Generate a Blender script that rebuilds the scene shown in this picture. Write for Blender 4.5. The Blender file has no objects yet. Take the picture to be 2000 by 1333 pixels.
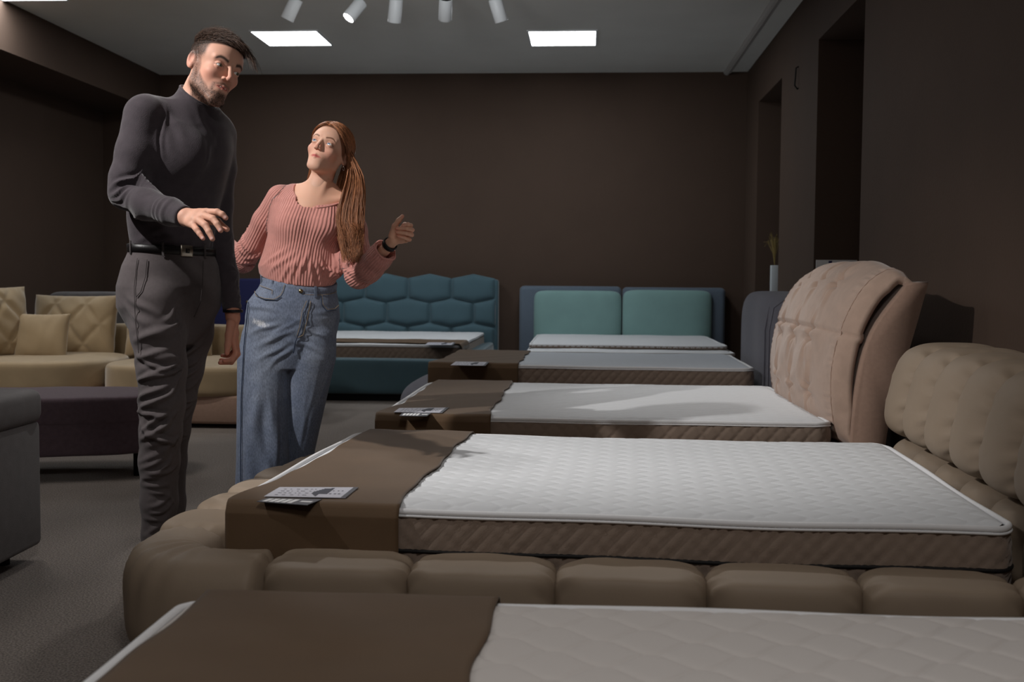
import bpy, bmesh, math, random
import numpy as np
from mathutils import Vector, Matrix
random.seed(7); RNG = np.random.default_rng(7)
SC = bpy.context.scene
COL = SC.collection
PI = math.pi
R = math.radians

# ------------------------------------------------------------------ camera
CAM_F, CAM_P, CAM_Y, CAM_R, CAM_Z = 2150.0, 0.0558475, 0.06775085, 0.00751117, 1.0
def cam_axes():
    p, y, r = CAM_P, CAM_Y, CAM_R
    fw = Vector((-math.sin(y)*math.cos(p), math.cos(y)*math.cos(p), -math.sin(p)))
    rt = Vector((math.cos(y), math.sin(y), 0)); dn = fw.cross(rt)
    c, s = math.cos(r), math.sin(r)
    return c*rt - s*dn, s*rt + c*dn, fw
AX = cam_axes()
def at(px, py, Y=None, z=None, x=None):
    """world point of the place seen at a photo pixel, at depth Y (or height z, or x)"""
    d = AX[0]*((px-1000)/CAM_F) + AX[1]*((py-666.5)/CAM_F) + AX[2]
    t = Y/d.y if Y is not None else ((z-CAM_Z)/d.z if z is not None else x/d.x)
    return Vector((0, 0, CAM_Z)) + d*t
cd = bpy.data.cameras.new('camera'); cam = bpy.data.objects.new('camera', cd); COL.objects.link(cam)
cd.sensor_width = 36; cd.lens = CAM_F/2000*36; cd.clip_start = 0.05
m = Matrix((AX[0], -AX[1], -AX[2])).transposed().to_4x4(); m.translation = (0, 0, CAM_Z)
cam.matrix_world = m; SC.camera = cam
cd.dof.use_dof = True; cd.dof.focus_distance = 3.9; cd.dof.aperture_fstop = 5.0

# ------------------------------------------------------------------ materials
def lin(c):
    c = c/255.0
    return c/12.92 if c <= .04045 else ((c+.055)/1.055)**2.4
def rgb(r, g, b): return (lin(r), lin(g), lin(b), 1)
def mat(name, color, rough=.85, sheen=0., bump=0., bscale=300., var=0., vscale=6., metal=0., spec=.3, detail=4, emit=None, estr=1., aniso=None):
    m = bpy.data.materials.new(name); m.use_nodes = True
    nt = m.node_tree; N = nt.nodes; L = nt.links; b = N['Principled BSDF']
    b.inputs['Base Color'].default_value = color; b.inputs['Roughness'].default_value = rough
    b.inputs['Metallic'].default_value = metal; b.inputs['Specular IOR Level'].default_value = spec
    if sheen: b.inputs['Sheen Weight'].default_value = sheen; b.inputs['Sheen Roughness'].default_value = .45
    tc = N.new('ShaderNodeTexCoord')
    if bump:
        n = N.new('ShaderNodeTexNoise'); n.inputs['Scale'].default_value = bscale; n.inputs['Detail'].default_value = detail
        src = tc.outputs['Object']
        if aniso:
            mp = N.new('ShaderNodeMapping'); mp.inputs['Scale'].default_value = aniso; L.new(src, mp.inputs[0]); src = mp.outputs[0]
        L.new(src, n.inputs['Vector'])
        bp = N.new('ShaderNodeBump'); bp.inputs['Strength'].default_value = bump; bp.inputs['Distance'].default_value = .004
        L.new(n.outputs[0], bp.inputs['Height']); L.new(bp.outputs[0], b.inputs['Normal'])
    if var:
        n2 = N.new('ShaderNodeTexNoise'); n2.inputs['Scale'].default_value = vscale; n2.inputs['Detail'].default_value = 6
        L.new(tc.outputs['Object'], n2.inputs['Vector'])
        mr = N.new('ShaderNodeMapRange'); mr.inputs[1].default_value = .3; mr.inputs[2].default_value = .7
        mr.inputs[3].default_value = 1-var; mr.inputs[4].default_value = 1+var; L.new(n2.outputs[0], mr.inputs[0])
        mx = N.new('ShaderNodeVectorMath'); mx.operation = 'SCALE'; mx.inputs[0].default_value = color[:3]
        L.new(mr.outputs[0], mx.inputs['Scale']); L.new(mx.outputs[0], b.inputs['Base Color'])
    if emit:
        b.inputs['Emission Color'].default_value = emit; b.inputs['Emission Strength'].default_value = estr
    return m
def attr_mat(name, attr='col', rough=.6, **k):
    """material whose base colour is the vertex colour attribute"""
    m = mat(name, (1, 1, 1, 1), rough, **k)
    nt = m.node_tree; a = nt.nodes.new('ShaderNodeAttribute'); a.attribute_name = attr
    nt.links.new(a.outputs['Color'], nt.nodes['Principled BSDF'].inputs['Base Color'])
    return m

M = {}
M['wall'] = mat('wall_paint', rgb(77, 61, 51), .8, bump=.25, bscale=60, var=.04, vscale=3)
M['ceil'] = mat('ceiling_paint', rgb(226, 226, 222), .9, var=.03, vscale=2)
M['trimw'] = mat('crown_white', rgb(178, 175, 172), .7)
# carpet
def carpet():
    m = mat('carpet', rgb(118, 106, 104), 1., sheen=.2)
    nt = m.node_tree; N = nt.nodes; L = nt.links; b = N['Principled BSDF']; tc = N.new('ShaderNodeTexCoord')
    v = N.new('ShaderNodeTexNoise'); v.inputs['Scale'].default_value = 170; v.inputs['Detail'].default_value = 3
    L.new(tc.outputs['Object'], v.inputs['Vector'])
    v2 = N.new('ShaderNodeTexNoise'); v2.inputs['Scale'].default_value = 2.2; v2.inputs['Detail'].default_value = 5
    L.new(tc.outputs['Object'], v2.inputs['Vector'])
    cr = N.new('ShaderNodeValToRGB'); cr.color_ramp.elements[0].position = .35; cr.color_ramp.elements[1].position = .66
    cr.color_ramp.elements[0].color = rgb(80, 71, 66); cr.color_ramp.elements[1].color = rgb(146, 136, 128)
    L.new(v.outputs[0], cr.inputs[0])
    mr = N.new('ShaderNodeMapRange'); mr.inputs[3].default_value = .82; mr.inputs[4].default_value = 1.18; L.new(v2.outputs[0], mr.inputs[0])
    mx = N.new('ShaderNodeVectorMath'); mx.operation = 'SCALE'; L.new(cr.outputs[0], mx.inputs[0]); L.new(mr.outputs[0], mx.inputs['Scale'])
    L.new(mx.outputs[0], b.inputs['Base Color'])
    bp = N.new('ShaderNodeBump'); bp.inputs['Strength'].default_value = .9; bp.inputs['Distance'].default_value = .006
    L.new(v.outputs[0], bp.inputs['Height']); L.new(bp.outputs[0], b.inputs['Normal'])
    return m
M['carpet'] = carpet()
M['beige'] = mat('beige_leather', rgb(148, 131, 113), .62, bump=.12, bscale=500, var=.03, spec=.35)
M['tufted'] = mat('tufted_velour', rgb(178, 152, 136), .8, sheen=.35, bump=.25, bscale=350, var=.07, vscale=20)
M['frameb'] = mat('brown_velour', rgb(160, 132, 116), .85, sheen=.3, bump=.2, bscale=500, var=.06, vscale=60)
M['slate'] = mat('slate_fabric', rgb(100, 99, 110), .9, sheen=.25, bump=.4, bscale=600, var=.08, vscale=60)
M['slatb'] = mat('slate_blue_fabric', rgb(92, 104, 118), .9, sheen=.2, bump=.3, bscale=600, var=.06, vscale=80)
M['mint'] = mat('mint_velvet', rgb(124, 158, 156), .8, sheen=.3, bump=.1, bscale=400, var=.04, vscale=5)
M['teal'] = mat('teal_velvet', rgb(70, 96, 106), .78, sheen=.35, bump=.12, bscale=400, var=.05, vscale=6)
M['navy'] = mat('navy_velvet', rgb(36, 38, 82), .85, sheen=.2, bump=.1)
M['sofa'] = mat('sand_velvet', rgb(158, 138, 108), .7, sheen=.45, bump=.15, bscale=300, var=.07, vscale=9)
M['purple'] = mat('plum_fabric', rgb(104, 88, 96), .9, sheen=.3, bump=.4, bscale=500, var=.12, vscale=50)
M['ott'] = mat('grey_fabric', rgb(94, 90, 90), .9, sheen=.25, bump=.4, bscale=500, var=.12, vscale=25)
M['runner'] = mat('brown_velvet_runner', rgb(94, 73, 52), .75, sheen=.15, bump=.1, bscale=300, var=.06, vscale=7)
M['ticking'] = mat('mattress_ticking', rgb(216, 218, 221), .85, bump=.15, bscale=700, sheen=.1)
M['ticking_pink'] = mat('warm_mattress_ticking', rgb(205, 199, 195), .85, bump=.15, bscale=700, sheen=.1)
M['ticking_blue'] = mat('cool_mattress_ticking', rgb(200, 206, 214), .85, bump=.15, bscale=700, sheen=.1)
M['border'] = mat('mattress_border', rgb(136, 119, 106), .85, bump=.3, bscale=500, sheen=.2)
M['tape'] = mat('white_tape', rgb(228, 228, 230), .7, bump=.2, bscale=600)
M['black'] = mat('black_tape', rgb(22, 20, 20), .7)
M['white'] = mat('white_lacquer', rgb(205, 212, 216), .45)
M['card'] = mat('card_paper', rgb(196, 196, 206), .5)
M['cardg'] = mat('card_grey', rgb(92, 94, 100), .5)
M['cardw'] = mat('card_white', rgb(235, 235, 235), .5)
M['ink'] = mat('card_ink', rgb(70, 72, 82), .6)
M['spotw'] = mat('spot_metal', rgb(226, 230, 233), .4)
M['hole'] = mat('spot_inside', rgb(14, 12, 12), .8)
M['lens'] = mat('lit_lens', (1, 1, 1, 1), .4, emit=(1, .95, .88, 1), estr=25)
M['panel'] = mat('led_panel', (1, 1, 1, 1), .4, emit=(.95, .98, 1, 1), estr=6)
M['gold'] = mat('metal_brass', rgb(150, 136, 104), .35, metal=1)
M['dry'] = mat('dried_grass', rgb(150, 130, 80), .9)

# ------------------------------------------------------------------ object helpers
def mesh_obj(name, verts, faces, m=None, parent=None, smooth=True):
    me = bpy.data.meshes.new(name)
    if isinstance(verts, np.ndarray) and isinstance(faces, np.ndarray):
        nv, nf, k = len(verts), len(faces), faces.shape[1]
        me.vertices.add(nv); me.vertices.foreach_set('co', verts.astype(np.float32).ravel())
        me.loops.add(nf*k); me.loops.foreach_set('vertex_index', faces.astype(np.int32).ravel())
        me.polygons.add(nf); me.polygons.foreach_set('loop_start', np.arange(0, nf*k, k, dtype=np.int32))
        me.polygons.foreach_set('loop_total', np.full(nf, k, dtype=np.int32))
        me.update(calc_edges=True); me.validate()
    else:
        me.from_pydata([tuple(v) for v in verts], [], [tuple(f) for f in faces]); me.update()
    if smooth: me.polygons.foreach_set('use_smooth', [True]*len(me.polygons))
    o = bpy.data.objects.new(name, me); COL.objects.link(o)
    if m: me.materials.append(m)
    if parent: o.parent = parent
    return o
def bm_obj(name, bm, m, parent=None, smooth=True, recalc=True):
    if recalc: bmesh.ops.recalc_face_normals(bm, faces=bm.faces)
    me = bpy.data.meshes.new(name); bm.to_mesh(me); bm.free()
    if smooth: me.polygons.foreach_set('use_smooth', [True]*len(me.polygons))
    o = bpy.data.objects.new(name, me); COL.objects.link(o); me.materials.append(m)
    if parent: o.parent = parent
    return o
def empty(name, loc=(0, 0, 0), rz=0., label=None, cat=None, group=None):
    o = bpy.data.objects.new(name, None); COL.objects.link(o); o.location = loc; o.rotation_euler = (0, 0, rz)
    o.empty_display_size = .1
    if label: o['label'] = label; o['category'] = cat
    if group: o['group'] = group
    return o
def tag(o, label, cat, group=None):
    o['label'] = label; o['category'] = cat
    if group: o['group'] = group
    return o
def struct(o): o['kind'] = 'structure'; return o
def bx(bm, x0, x1, y0, y1, z0, z1, bevel=0., seg=3):
    vs = [bm.verts.new(p) for p in [(x0,y0,z0),(x1,y0,z0),(x1,y1,z0),(x0,y1,z0),(x0,y0,z1),(x1,y0,z1),(x1,y1,z1),(x0,y1,z1)]]
    fs = [bm.faces.new([vs[i] for i in f]) for f in [(0,3,2,1),(4,5,6,7),(0,1,5,4),(1,2,6,5),(2,3,7,6),(3,0,4,7)]]
    if bevel:
        es = list({e for f in fs for e in f.edges})
        bmesh.ops.bevel(bm, geom=es, offset=bevel, segments=seg, profile=.5, affect='EDGES')
def box_obj(name, b, m, parent=None, bevel=0., seg=3, smooth=None):
    bm = bmesh.new(); bx(bm, *b, bevel=bevel, seg=seg)
    return bm_obj(name, bm, m, parent, smooth=bool(bevel) if smooth is None else smooth)
def tube(bm, pts, r, n=8, closed=False, rs=None):
    pts = [Vector(p) for p in pts]; rings = []; K = len(pts); up = None
    for i, p in enumerate(pts):
        a = pts[(i-1) % K] if (i or closed) else p; b = pts[(i+1) % K] if (i < K-1 or closed) else p
        d = (b-a).normalized()
        if up is None: up = d.orthogonal().normalized()
        else:
            up = up - d*up.dot(d)
            up = up.normalized() if up.length > 1e-6 else d.orthogonal().normalized()
        s = d.cross(up); rr = rs[i] if rs else r
        rings.append([bm.verts.new(p + (up*math.cos(t)+s*math.sin(t))*rr) for t in [2*PI*j/n for j in range(n)]])
    for i in range(K if closed else K-1):
        A, B = rings[i], rings[(i+1) % K]
        for j in range(n): bm.faces.new((A[j], A[(j+1) % n], B[(j+1) % n], B[j]))
    if not closed:
        bm.faces.new(rings[0][::-1]); bm.faces.new(rings[-1])
def cyl(bm, a, b, ra, rb=None, n=24): tube(bm, [a, b], ra, n, rs=[ra, ra if rb is None else rb])
def grid_faces(nu, nv, wrapu=False):
    i = np.arange(nu if wrapu else nu-1)[:, None]; j = np.arange(nv-1)[None, :]
    a = i*nv+j; b = ((i+1) % nu)*nv+j
    return np.stack([a, b, b+1, a+1], -1).reshape(-1, 4)
def snoise(P, s, seed=0):
    """cheap smooth pseudo noise of points (n,3), about -1..1"""
    r = np.random.default_rng(abs(int(seed*7+3))); o = np.zeros(len(P))
    for k in range(6):
        d = r.normal(size=3); d /= np.linalg.norm(d); o += np.sin((P@d)*s*(.6+.25*k)+r.uniform(0, 6.28))
    return o/3
def superbox(nx, ny, nz, hx, hy, hz, e=4., ax=None, ec=3.):
    """closed rounded box (cube grid inflated to a superellipsoid), returns verts, quads, unit coords"""
    V = []; F = []; n = 0
    for ax in range(3):
        for sg in (-1, 1):
            a, b = [(1, 2), (2, 0), (0, 1)][ax]; ns = [nx, ny, nz]
            u, v = np.meshgrid(np.linspace(-1, 1, ns[a]+1), np.linspace(-1, 1, ns[b]+1), indexing='ij')
            P = np.zeros(u.shape+(3,)); P[..., ax] = sg; P[..., a] = np.sin(u*PI/2); P[..., b] = np.sin(v*PI/2)
            f = grid_faces(ns[a]+1, ns[b]+1)+n
            F.append(f if sg > 0 else f[:, ::-1]); V.append(P.reshape(-1, 3)); n += u.size
    V = np.concatenate(V); F = np.concatenate(F)
    if ax is None: r = (np.abs(V)**e).sum(1)**(1/e)
    else:
        b = [i for i in range(3) if i != ax]; c = (np.abs(V[:, b])**ec).sum(1)**(1/ec); r = (np.abs(V[:, ax])**e+c**e)**(1/e)
    U = V/r[:, None]
    key = np.round(U*1e5).astype(np.int64); _, idx, inv = np.unique(key, axis=0, return_index=True, return_inverse=True)
    U = U[idx]; F = inv.reshape(-1)[F]
    return U*np.array([hx, hy, hz]), F, U
def pillow(name, size, m, parent=None, quilt=None, n=40, e=2.6, seed=0, wr=.004):
    """soft cushion: local x width, z height, y thickness; corners pulled out, seam around"""
    hx, hz, hy = size[0]/2, size[1]/2, size[2]/2
    u, v = np.meshgrid(np.linspace(-1, 1, n), np.linspace(-1, 1, n), indexing='ij')
    prof = (1-np.abs(u)**e)*(1-np.abs(v)**e); prof = np.clip(prof, 0, 1)**.45
    pinch = 1-.05*(1-np.abs(v)**2)*np.abs(u)**3; pinch2 = 1-.05*(1-np.abs(u)**2)*np.abs(v)**3
    X = u*hx*pinch; Z = v*hz*pinch2; Vs = []
    for sg in (-1, 1):
        P = np.stack([X, sg*hy*prof, Z], -1)
        h = wr*snoise(P.reshape(-1, 3), 40, seed).reshape(u.shape)*prof
        h += wr*1.6*np.abs(np.sin(u*17+seed))*np.exp(-((1-np.abs(v))/.16)**2)*.8
        if quilt:
            a = (X/quilt+Z/quilt*.8); b = (X/quilt-Z/quilt*.8)
            d = np.minimum(np.abs((a+.5) % 1-.5), np.abs((b+.5) % 1-.5))
            h -= .016*np.exp(-(d/.11)**2)*prof
        P[..., 1] += sg*h; Vs.append(P.reshape(-1, 3))
    F = grid_faces(n, n)
    V = np.concatenate(Vs); F = np.concatenate([F, F[:, ::-1]+n*n])
    return mesh_obj(name, V, F, m, parent)

def interp(pts, n):
    pts = np.array(pts, float); t = np.linspace(0, len(pts)-1, n); out = []
    for q in t:                                                            # Catmull-Rom
        i = min(int(q), len(pts)-2); f = q-i; p0, p1, p2, p3 = pts[max(i-1, 0)], pts[i], pts[i+1], pts[min(i+2, len(pts)-1)]
        out.append(.5*((2*p1)+(-p0+p2)*f+(2*p0-5*p1+4*p2-p3)*f*f+(-p0+3*p1-3*p2+p3)*f**3))
    return [tuple(o) for o in out]
# ------------------------------------------------------------------ the room
D, XR, XL, ZC, YN = 11.8, 1.65, -5.3, 3.19, -2.6
def quad_wall(name, m, boxes):
    bm = bmesh.new()
    for b in boxes: bx(bm, *b)
    return struct(bm_obj(name, bm, m, smooth=False))
quad_wall('floor', M['carpet'], [(XL-.3, XR+.8, YN-.3, D+.3, -.1, 0)])
quad_wall('ceiling', M['ceil'], [(XL-.3, XR+.8, YN-.3, D+.3, ZC, ZC+.1)])
quad_wall('wall_back', M['wall'], [(XL-.3, XR+.8, D, D+.3, 0, ZC)])
quad_wall('wall_left', M['wall'], [(XL-.3, XL, YN, D, 0, ZC)])
quad_wall('wall_front', M['wall'], [(XL-.3, XR+.8, YN-.3, YN, 0, ZC)])
ND = .5
W = []
nich = [(6.85, 8.2), (9.7, 11.0)]
ys = [YN, nich[0][0], nich[0][1], nich[1][0], nich[1][1], D]
W += [(XR, XR+.8, ys[0], ys[1], 0, ZC), (XR, XR+.8, ys[2], ys[3], 0, ZC), (XR, XR+.8, ys[4], ys[5], 0, ZC)]
for a, b in nich:
    W += [(XR, XR+.8, a, b, 2.75, ZC), (XR, XR+.8, a, b, 0, .82), (XR+ND, XR+.8, a, b, .82, 2.75)]
quad_wall('wall_right', M['wall'], W)
quad_wall('trim_1', M['wall'], [(XL, -4.65, YN, D, 2.79, ZC)])             # boxed beam along the left wall
bm = bmesh.new()                                                          # crown moulding: stepped profile along the right side of the ceiling
prof = [(1.40, ZC), (1.40, ZC-.012), (1.415, ZC-.03), (1.437, ZC-.038), (1.455, ZC-.03), (1.465, ZC-.014), (1.478, ZC-.014), (1.485, ZC-.004), (1.485, ZC)]
for y in (YN, D):
    for p in prof: bm.verts.new((p[0], y, p[1]))
bm.verts.ensure_lookup_table(); k = len(prof)
for i in range(k): bm.faces.new([bm.verts[j] for j in (i, (i+1) % k, k+(i+1) % k, k+i)])
bm.faces.new([bm.verts[i] for i in range(k)]); bm.faces.new([bm.verts[k+i] for i in range(k)][::-1])
struct(bm_obj('trim_2', bm, M['trimw'], smooth=False))

# ceiling panels
def led_panel(x, y, label, rz=0.):
    t = empty('ceiling_light', (x, y, ZC), rz, label, 'light', 'square LED panels in the ceiling')
    bm = bmesh.new()
    for b in [(-.31,-.295,-.31,.31), (.295,.31,-.31,.31), (-.295,.295,-.31,-.295), (-.295,.295,.295,.31)]: bx(bm, b[0], b[1], b[2], b[3], -.012, 0)
    bm_obj('frame', bm, M['spotw'], t, smooth=False)
    box_obj('diffuser', (-.295, .295, -.295, .295, -.009, -.001), M['panel'], t)
    return t
led_panel(-2.71, 10.02, 'lit square LED panel above the standing man, left of the two back ones')
led_panel(-.245, 10.10, 'lit square LED panel in the ceiling, right of the row of spotlights')
led_panel(-4.97+.1+.45, 8.28, 'lit square LED panel cut by the upper left photo corner')
# front of the shop has no panels, only added unseen fill lamps
# spotlights on a ceiling track
YT = 8.2
t = empty('ceiling_track', (0, YT, ZC), 0, 'white ceiling track that carries the spotlight heads', 'track')
box_obj('rail', (at(540, 0, Y=YT).x, at(1010, 0, Y=YT).x, -.018, .018, -.03, 0), M['spotw'], t)
specs = [((570, 18), (-.45, .1, -.85), 0, 'white cylinder spotlight tilted left, leftmost in the row under the ceiling'),
         ((693, 20), (-.5, -.35, -.75), 1, 'cylinder spotlight with its lit lens facing out, second from left'),
         ((772, 21), (-.15, .35, -.9), 0, 'greyish cylinder spotlight hanging almost upright in the middle of the row'),
         ((870, 18), (.14, -.75, .95), 2, 'cylinder spotlight turned up to show its dark opening'),
         ((973, 20), (.28, .3, -.9), 0, 'white cylinder spotlight tilted to the right, rightmost in the row')]
for (px, py), d, kind, lab in specs:
    c = at(px, py, Y=YT); d = Vector(d).normalized()
    t = empty('spotlight', c, 0, lab, 'spotlight', 'cylinder spotlights hanging in a row from the ceiling')
    bm = bmesh.new(); r = .05; h = .085
    u_ = d.orthogonal().normalized(); v_ = d.cross(u_); rg = []
    for z_, r_ in [(-h, .002), (-h, r-.005), (-h+.006, r), (h-.004, r), (h, r-.002), (h-.002, r-.006), (h-.02, r-.008), (h-.02, .002)]:
        rg.append([bm.verts.new(d*z_+(u_*math.cos(2*PI*j/32)+v_*math.sin(2*PI*j/32))*r_) for j in range(32)])
    for i in range(7):
        for j in range(32): bm.faces.new((rg[i][j], rg[i][(j+1) % 32], rg[i+1][(j+1) % 32], rg[i+1][j]))
    bm_obj('lamp_body', bm, M['spotw'], t)
    bm = bmesh.new(); cyl(bm, d*(h-.012), d*(h-.008), r-.004, n=32)
    bm_obj('lens', bm, M['lens'] if kind == 1 else M['hole'], t, smooth=False)
    top = Vector((c.x, YT, ZC-.03))-c
    bm = bmesh.new(); cyl(bm, Vector((0, 0, .03)), top, .008, n=12); bx(bm, top.x-.03, top.x+.03, -.014, .014, top.z-.02, top.z+.001)
    bm_obj('stem', bm, M['spotw'], t, smooth=False)

# ------------------------------------------------------------------ mattresses
def ogee(x, y, p, H):
    c = np.cos(2*PI*x/p)*H/4
    a = np.abs(((y-c)/H+.5) % 1-.5)*H; b = np.abs(((y+c)/H) % 1-.5)*H
    return np.minimum(a, b)
def mattress(loc, rz, Lx, Wy, z0, z1, label, pat, tick, group='mattresses on the display beds', step=.008, black=False, sidep=.05, wave=.004, corner=.07, cls='mattress'):
    t = empty(cls, (loc[0], loc[1], z0), rz, label, 'mattress', group)
    H = z1-z0; hx, hy = Lx/2, Wy/2
    # outline with rounded corners
    def outline(inset, n=10, du=.009):
        pts = []; r = max(corner-inset, .005); ax, ay = hx-inset, hy-inset
        for cx, cy, a0 in [(ax-r, ay-r, 0), (-ax+r, ay-r, 90), (-ax+r, -ay+r, 180), (ax-r, -ay+r, 270)]:
            pts += [(cx+r*math.cos(R(a0+90*i/n)), cy+r*math.sin(R(a0+90*i/n))) for i in range(n+1)]
        out = []                                                          # resample straight runs
        for i in range(len(pts)):
            a, b = np.array(pts[i]), np.array(pts[(i+1) % len(pts)]); d = np.linalg.norm(b-a); k = max(1, int(d/du))
            out += [a+(b-a)*j/k for j in range(k)]
        return np.array(out)
    # top panel: grid mapped with quilting
    nx, ny = int(Lx/step), int(Wy/step)
    u, v = np.meshgrid(np.linspace(-1, 1, nx), np.linspace(-1, 1, ny), indexing='ij')
    X = u*(hx-.012); Y = v*(hy-.012)
    # squeeze corners into the rounded outline
    r = corner-.012; ex = np.clip(np.abs(X)-(hx-.012-r), 0, None); ey = np.clip(np.abs(Y)-(hy-.012-r), 0, None)
    rr = np.hypot(ex, ey); mx_ = np.maximum(ex, ey); s = np.where(rr > 1e-6, mx_/np.maximum(rr, 1e-6), 1)
    X = np.sign(X)*(np.abs(X)-ex+ex*s); Y = np.sign(Y)*(np.abs(Y)-ey+ey*s)
    edge = np.minimum(hx-.012-np.abs(X), hy-.012-np.abs(Y)); rise = np.clip(edge/.05, 0, 1)
    d = ogee(X, Y, pat[0], pat[1]); hgt = pat[2]*(1-.75*np.exp(-(d/max(.0042, pat[1]*.038))**2)-.25*np.exp(-(d/(pat[1]*.16))**2))
    Z = H-.004+.010*(1-(1-rise)**2)+hgt*np.clip(edge/.02, 0, 1)-pat[2]*.5
    Z += .0025*snoise(np.stack([X.ravel(), Y.ravel(), X.ravel()*0], -1), 9, 3).reshape(X.shape)*rise
    mesh_obj('top_panel', np.stack([X, Y, Z], -1).reshape(-1, 3), grid_faces(nx, ny), tick, t)
    # side border with quilting, as vertical rings
    o = outline(0.); tang = np.roll(o, -1, 0)-np.roll(o, 1, 0); tang /= np.linalg.norm(tang, axis=1)[:, None]
    nrm = np.stack([tang[:, 1], -tang[:, 0]], 1); ss = np.concatenate([[0], np.cumsum(np.linalg.norm(np.diff(o, axis=0), axis=1))])
    zz = np.linspace(0, H-.012, 22)
    S, Zg = np.meshgrid(ss, zz, indexing='ij')
    a = (S/sidep+Zg/sidep*.9); b = (S/sidep-Zg/sidep*.9); dd = np.minimum(np.abs((a+.5) % 1-.5), np.abs((b+.5) % 1-.5))
    bul = .008*(1-(2*Zg/H-1)**2)-.006*np.exp(-(dd/.09)**2)
    P = np.zeros(S.shape+(3,)); P[..., 0] = o[:, 0][:, None]+nrm[:, 0][:, None]*bul; P[..., 1] = o[:, 1][:, None]+nrm[:, 1][:, None]*bul; P[..., 2] = Zg
    V = P.reshape(-1, 3); F = grid_faces(len(o), len(zz), wrapu=True)
    mesh_obj('side_border', V, F, M['border'], t)
    # piping tubes
    def pipe(nm, z, r, m, off=0., par=t):
        bm = bmesh.new(); oo = outline(-off, du=.06)
        pts = [(p[0], p[1], z+wave*math.sin(i*.5+loc[1])*.5+wave*.5*math.sin(i*.23)) for i, p in enumerate(oo)]
        tube(bm, pts, r, 8, closed=True); bm_obj(nm, bm, m, par)
    pipe('piping', H-.007, .0085, M['tape'], -.003)
    pipe('piping', H-.017, .0035, M['tape'], .0035)
    pipe('piping', .012, .007, M['border'], -.002)
    if black: pipe('black_tape', .102, .0055, M['black'], .006)
    return t
def runner(loc, rz, Lx, Wy, z0, z1, x0, x1, drop0, drop1, label, seed=0, skew=0.):
    """cloth band lying across the mattress, hanging over both long sides. local frame = mattress frame"""
    H = z1-z0; hy = Wy/2+.012; r = .022; prof = []
    n = 14
    for k in range(14): prof.append((-hy, H-r-drop0*(1-k/14)))
    for k in range(n+1):
        a = PI/2*k/n; prof.append((-hy+r-r*math.cos(a), H-r+r*math.sin(a)))
    K = 70
    for k in range(1, K): prof.append((-hy+r+(2*hy-2*r)*k/K, H))
    for k in range(n+1):
        a = PI/2*k/n; prof.append((hy-r+r*math.sin(a), H-r+r*math.cos(a)))
    for k in range(1, 15): prof.append((hy, H-r-drop1*k/14))
    prof = np.array(prof); m_ = len(prof); nx = 46
    P = np.zeros((nx, m_, 3)); s = np.linspace(0, 1, nx)[:, None]
    w = .006*np.sin(prof[:, 0]*9+seed)+.004*np.sin(prof[:, 0]*21+seed*2)
    P[..., 0] = x0+(x1-x0)*s+w*s+w[::-1]*.7*(1-s)+skew*prof[:, 0]*s
    nn = np.clip((-prof[:, 0]/hy-.45)/.5, 0, 1); P[..., 0] -= (1-s)*.05*(nn*nn*(3-2*nn))
    P[..., 1] = prof[:, 0]; P[..., 2] = prof[:, 1]
    nz = snoise(P.reshape(-1, 3), 22, seed).reshape(nx, m_)
    top = np.abs(prof[:, 0]) < hy-.001
    P[..., 2] += np.where(top, .0125+.0015*nz, 0)
    P[..., 1] += np.where(top, 0, np.sign(prof[:, 0])*(.009+.003*nz))
    V = P.reshape(-1, 3); F = grid_faces(nx, m_)
    o = mesh_obj('bed_runner', V, F, M['runner']); o.location = (loc[0], loc[1], z0); o.rotation_euler = (0, 0, rz)
    md = o.modifiers.new('thick', 'SOLIDIFY'); md.thickness = .003; md.offset = 1
    return tag(o, label, 'bed runner', 'brown runners across the mattress ends')
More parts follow.
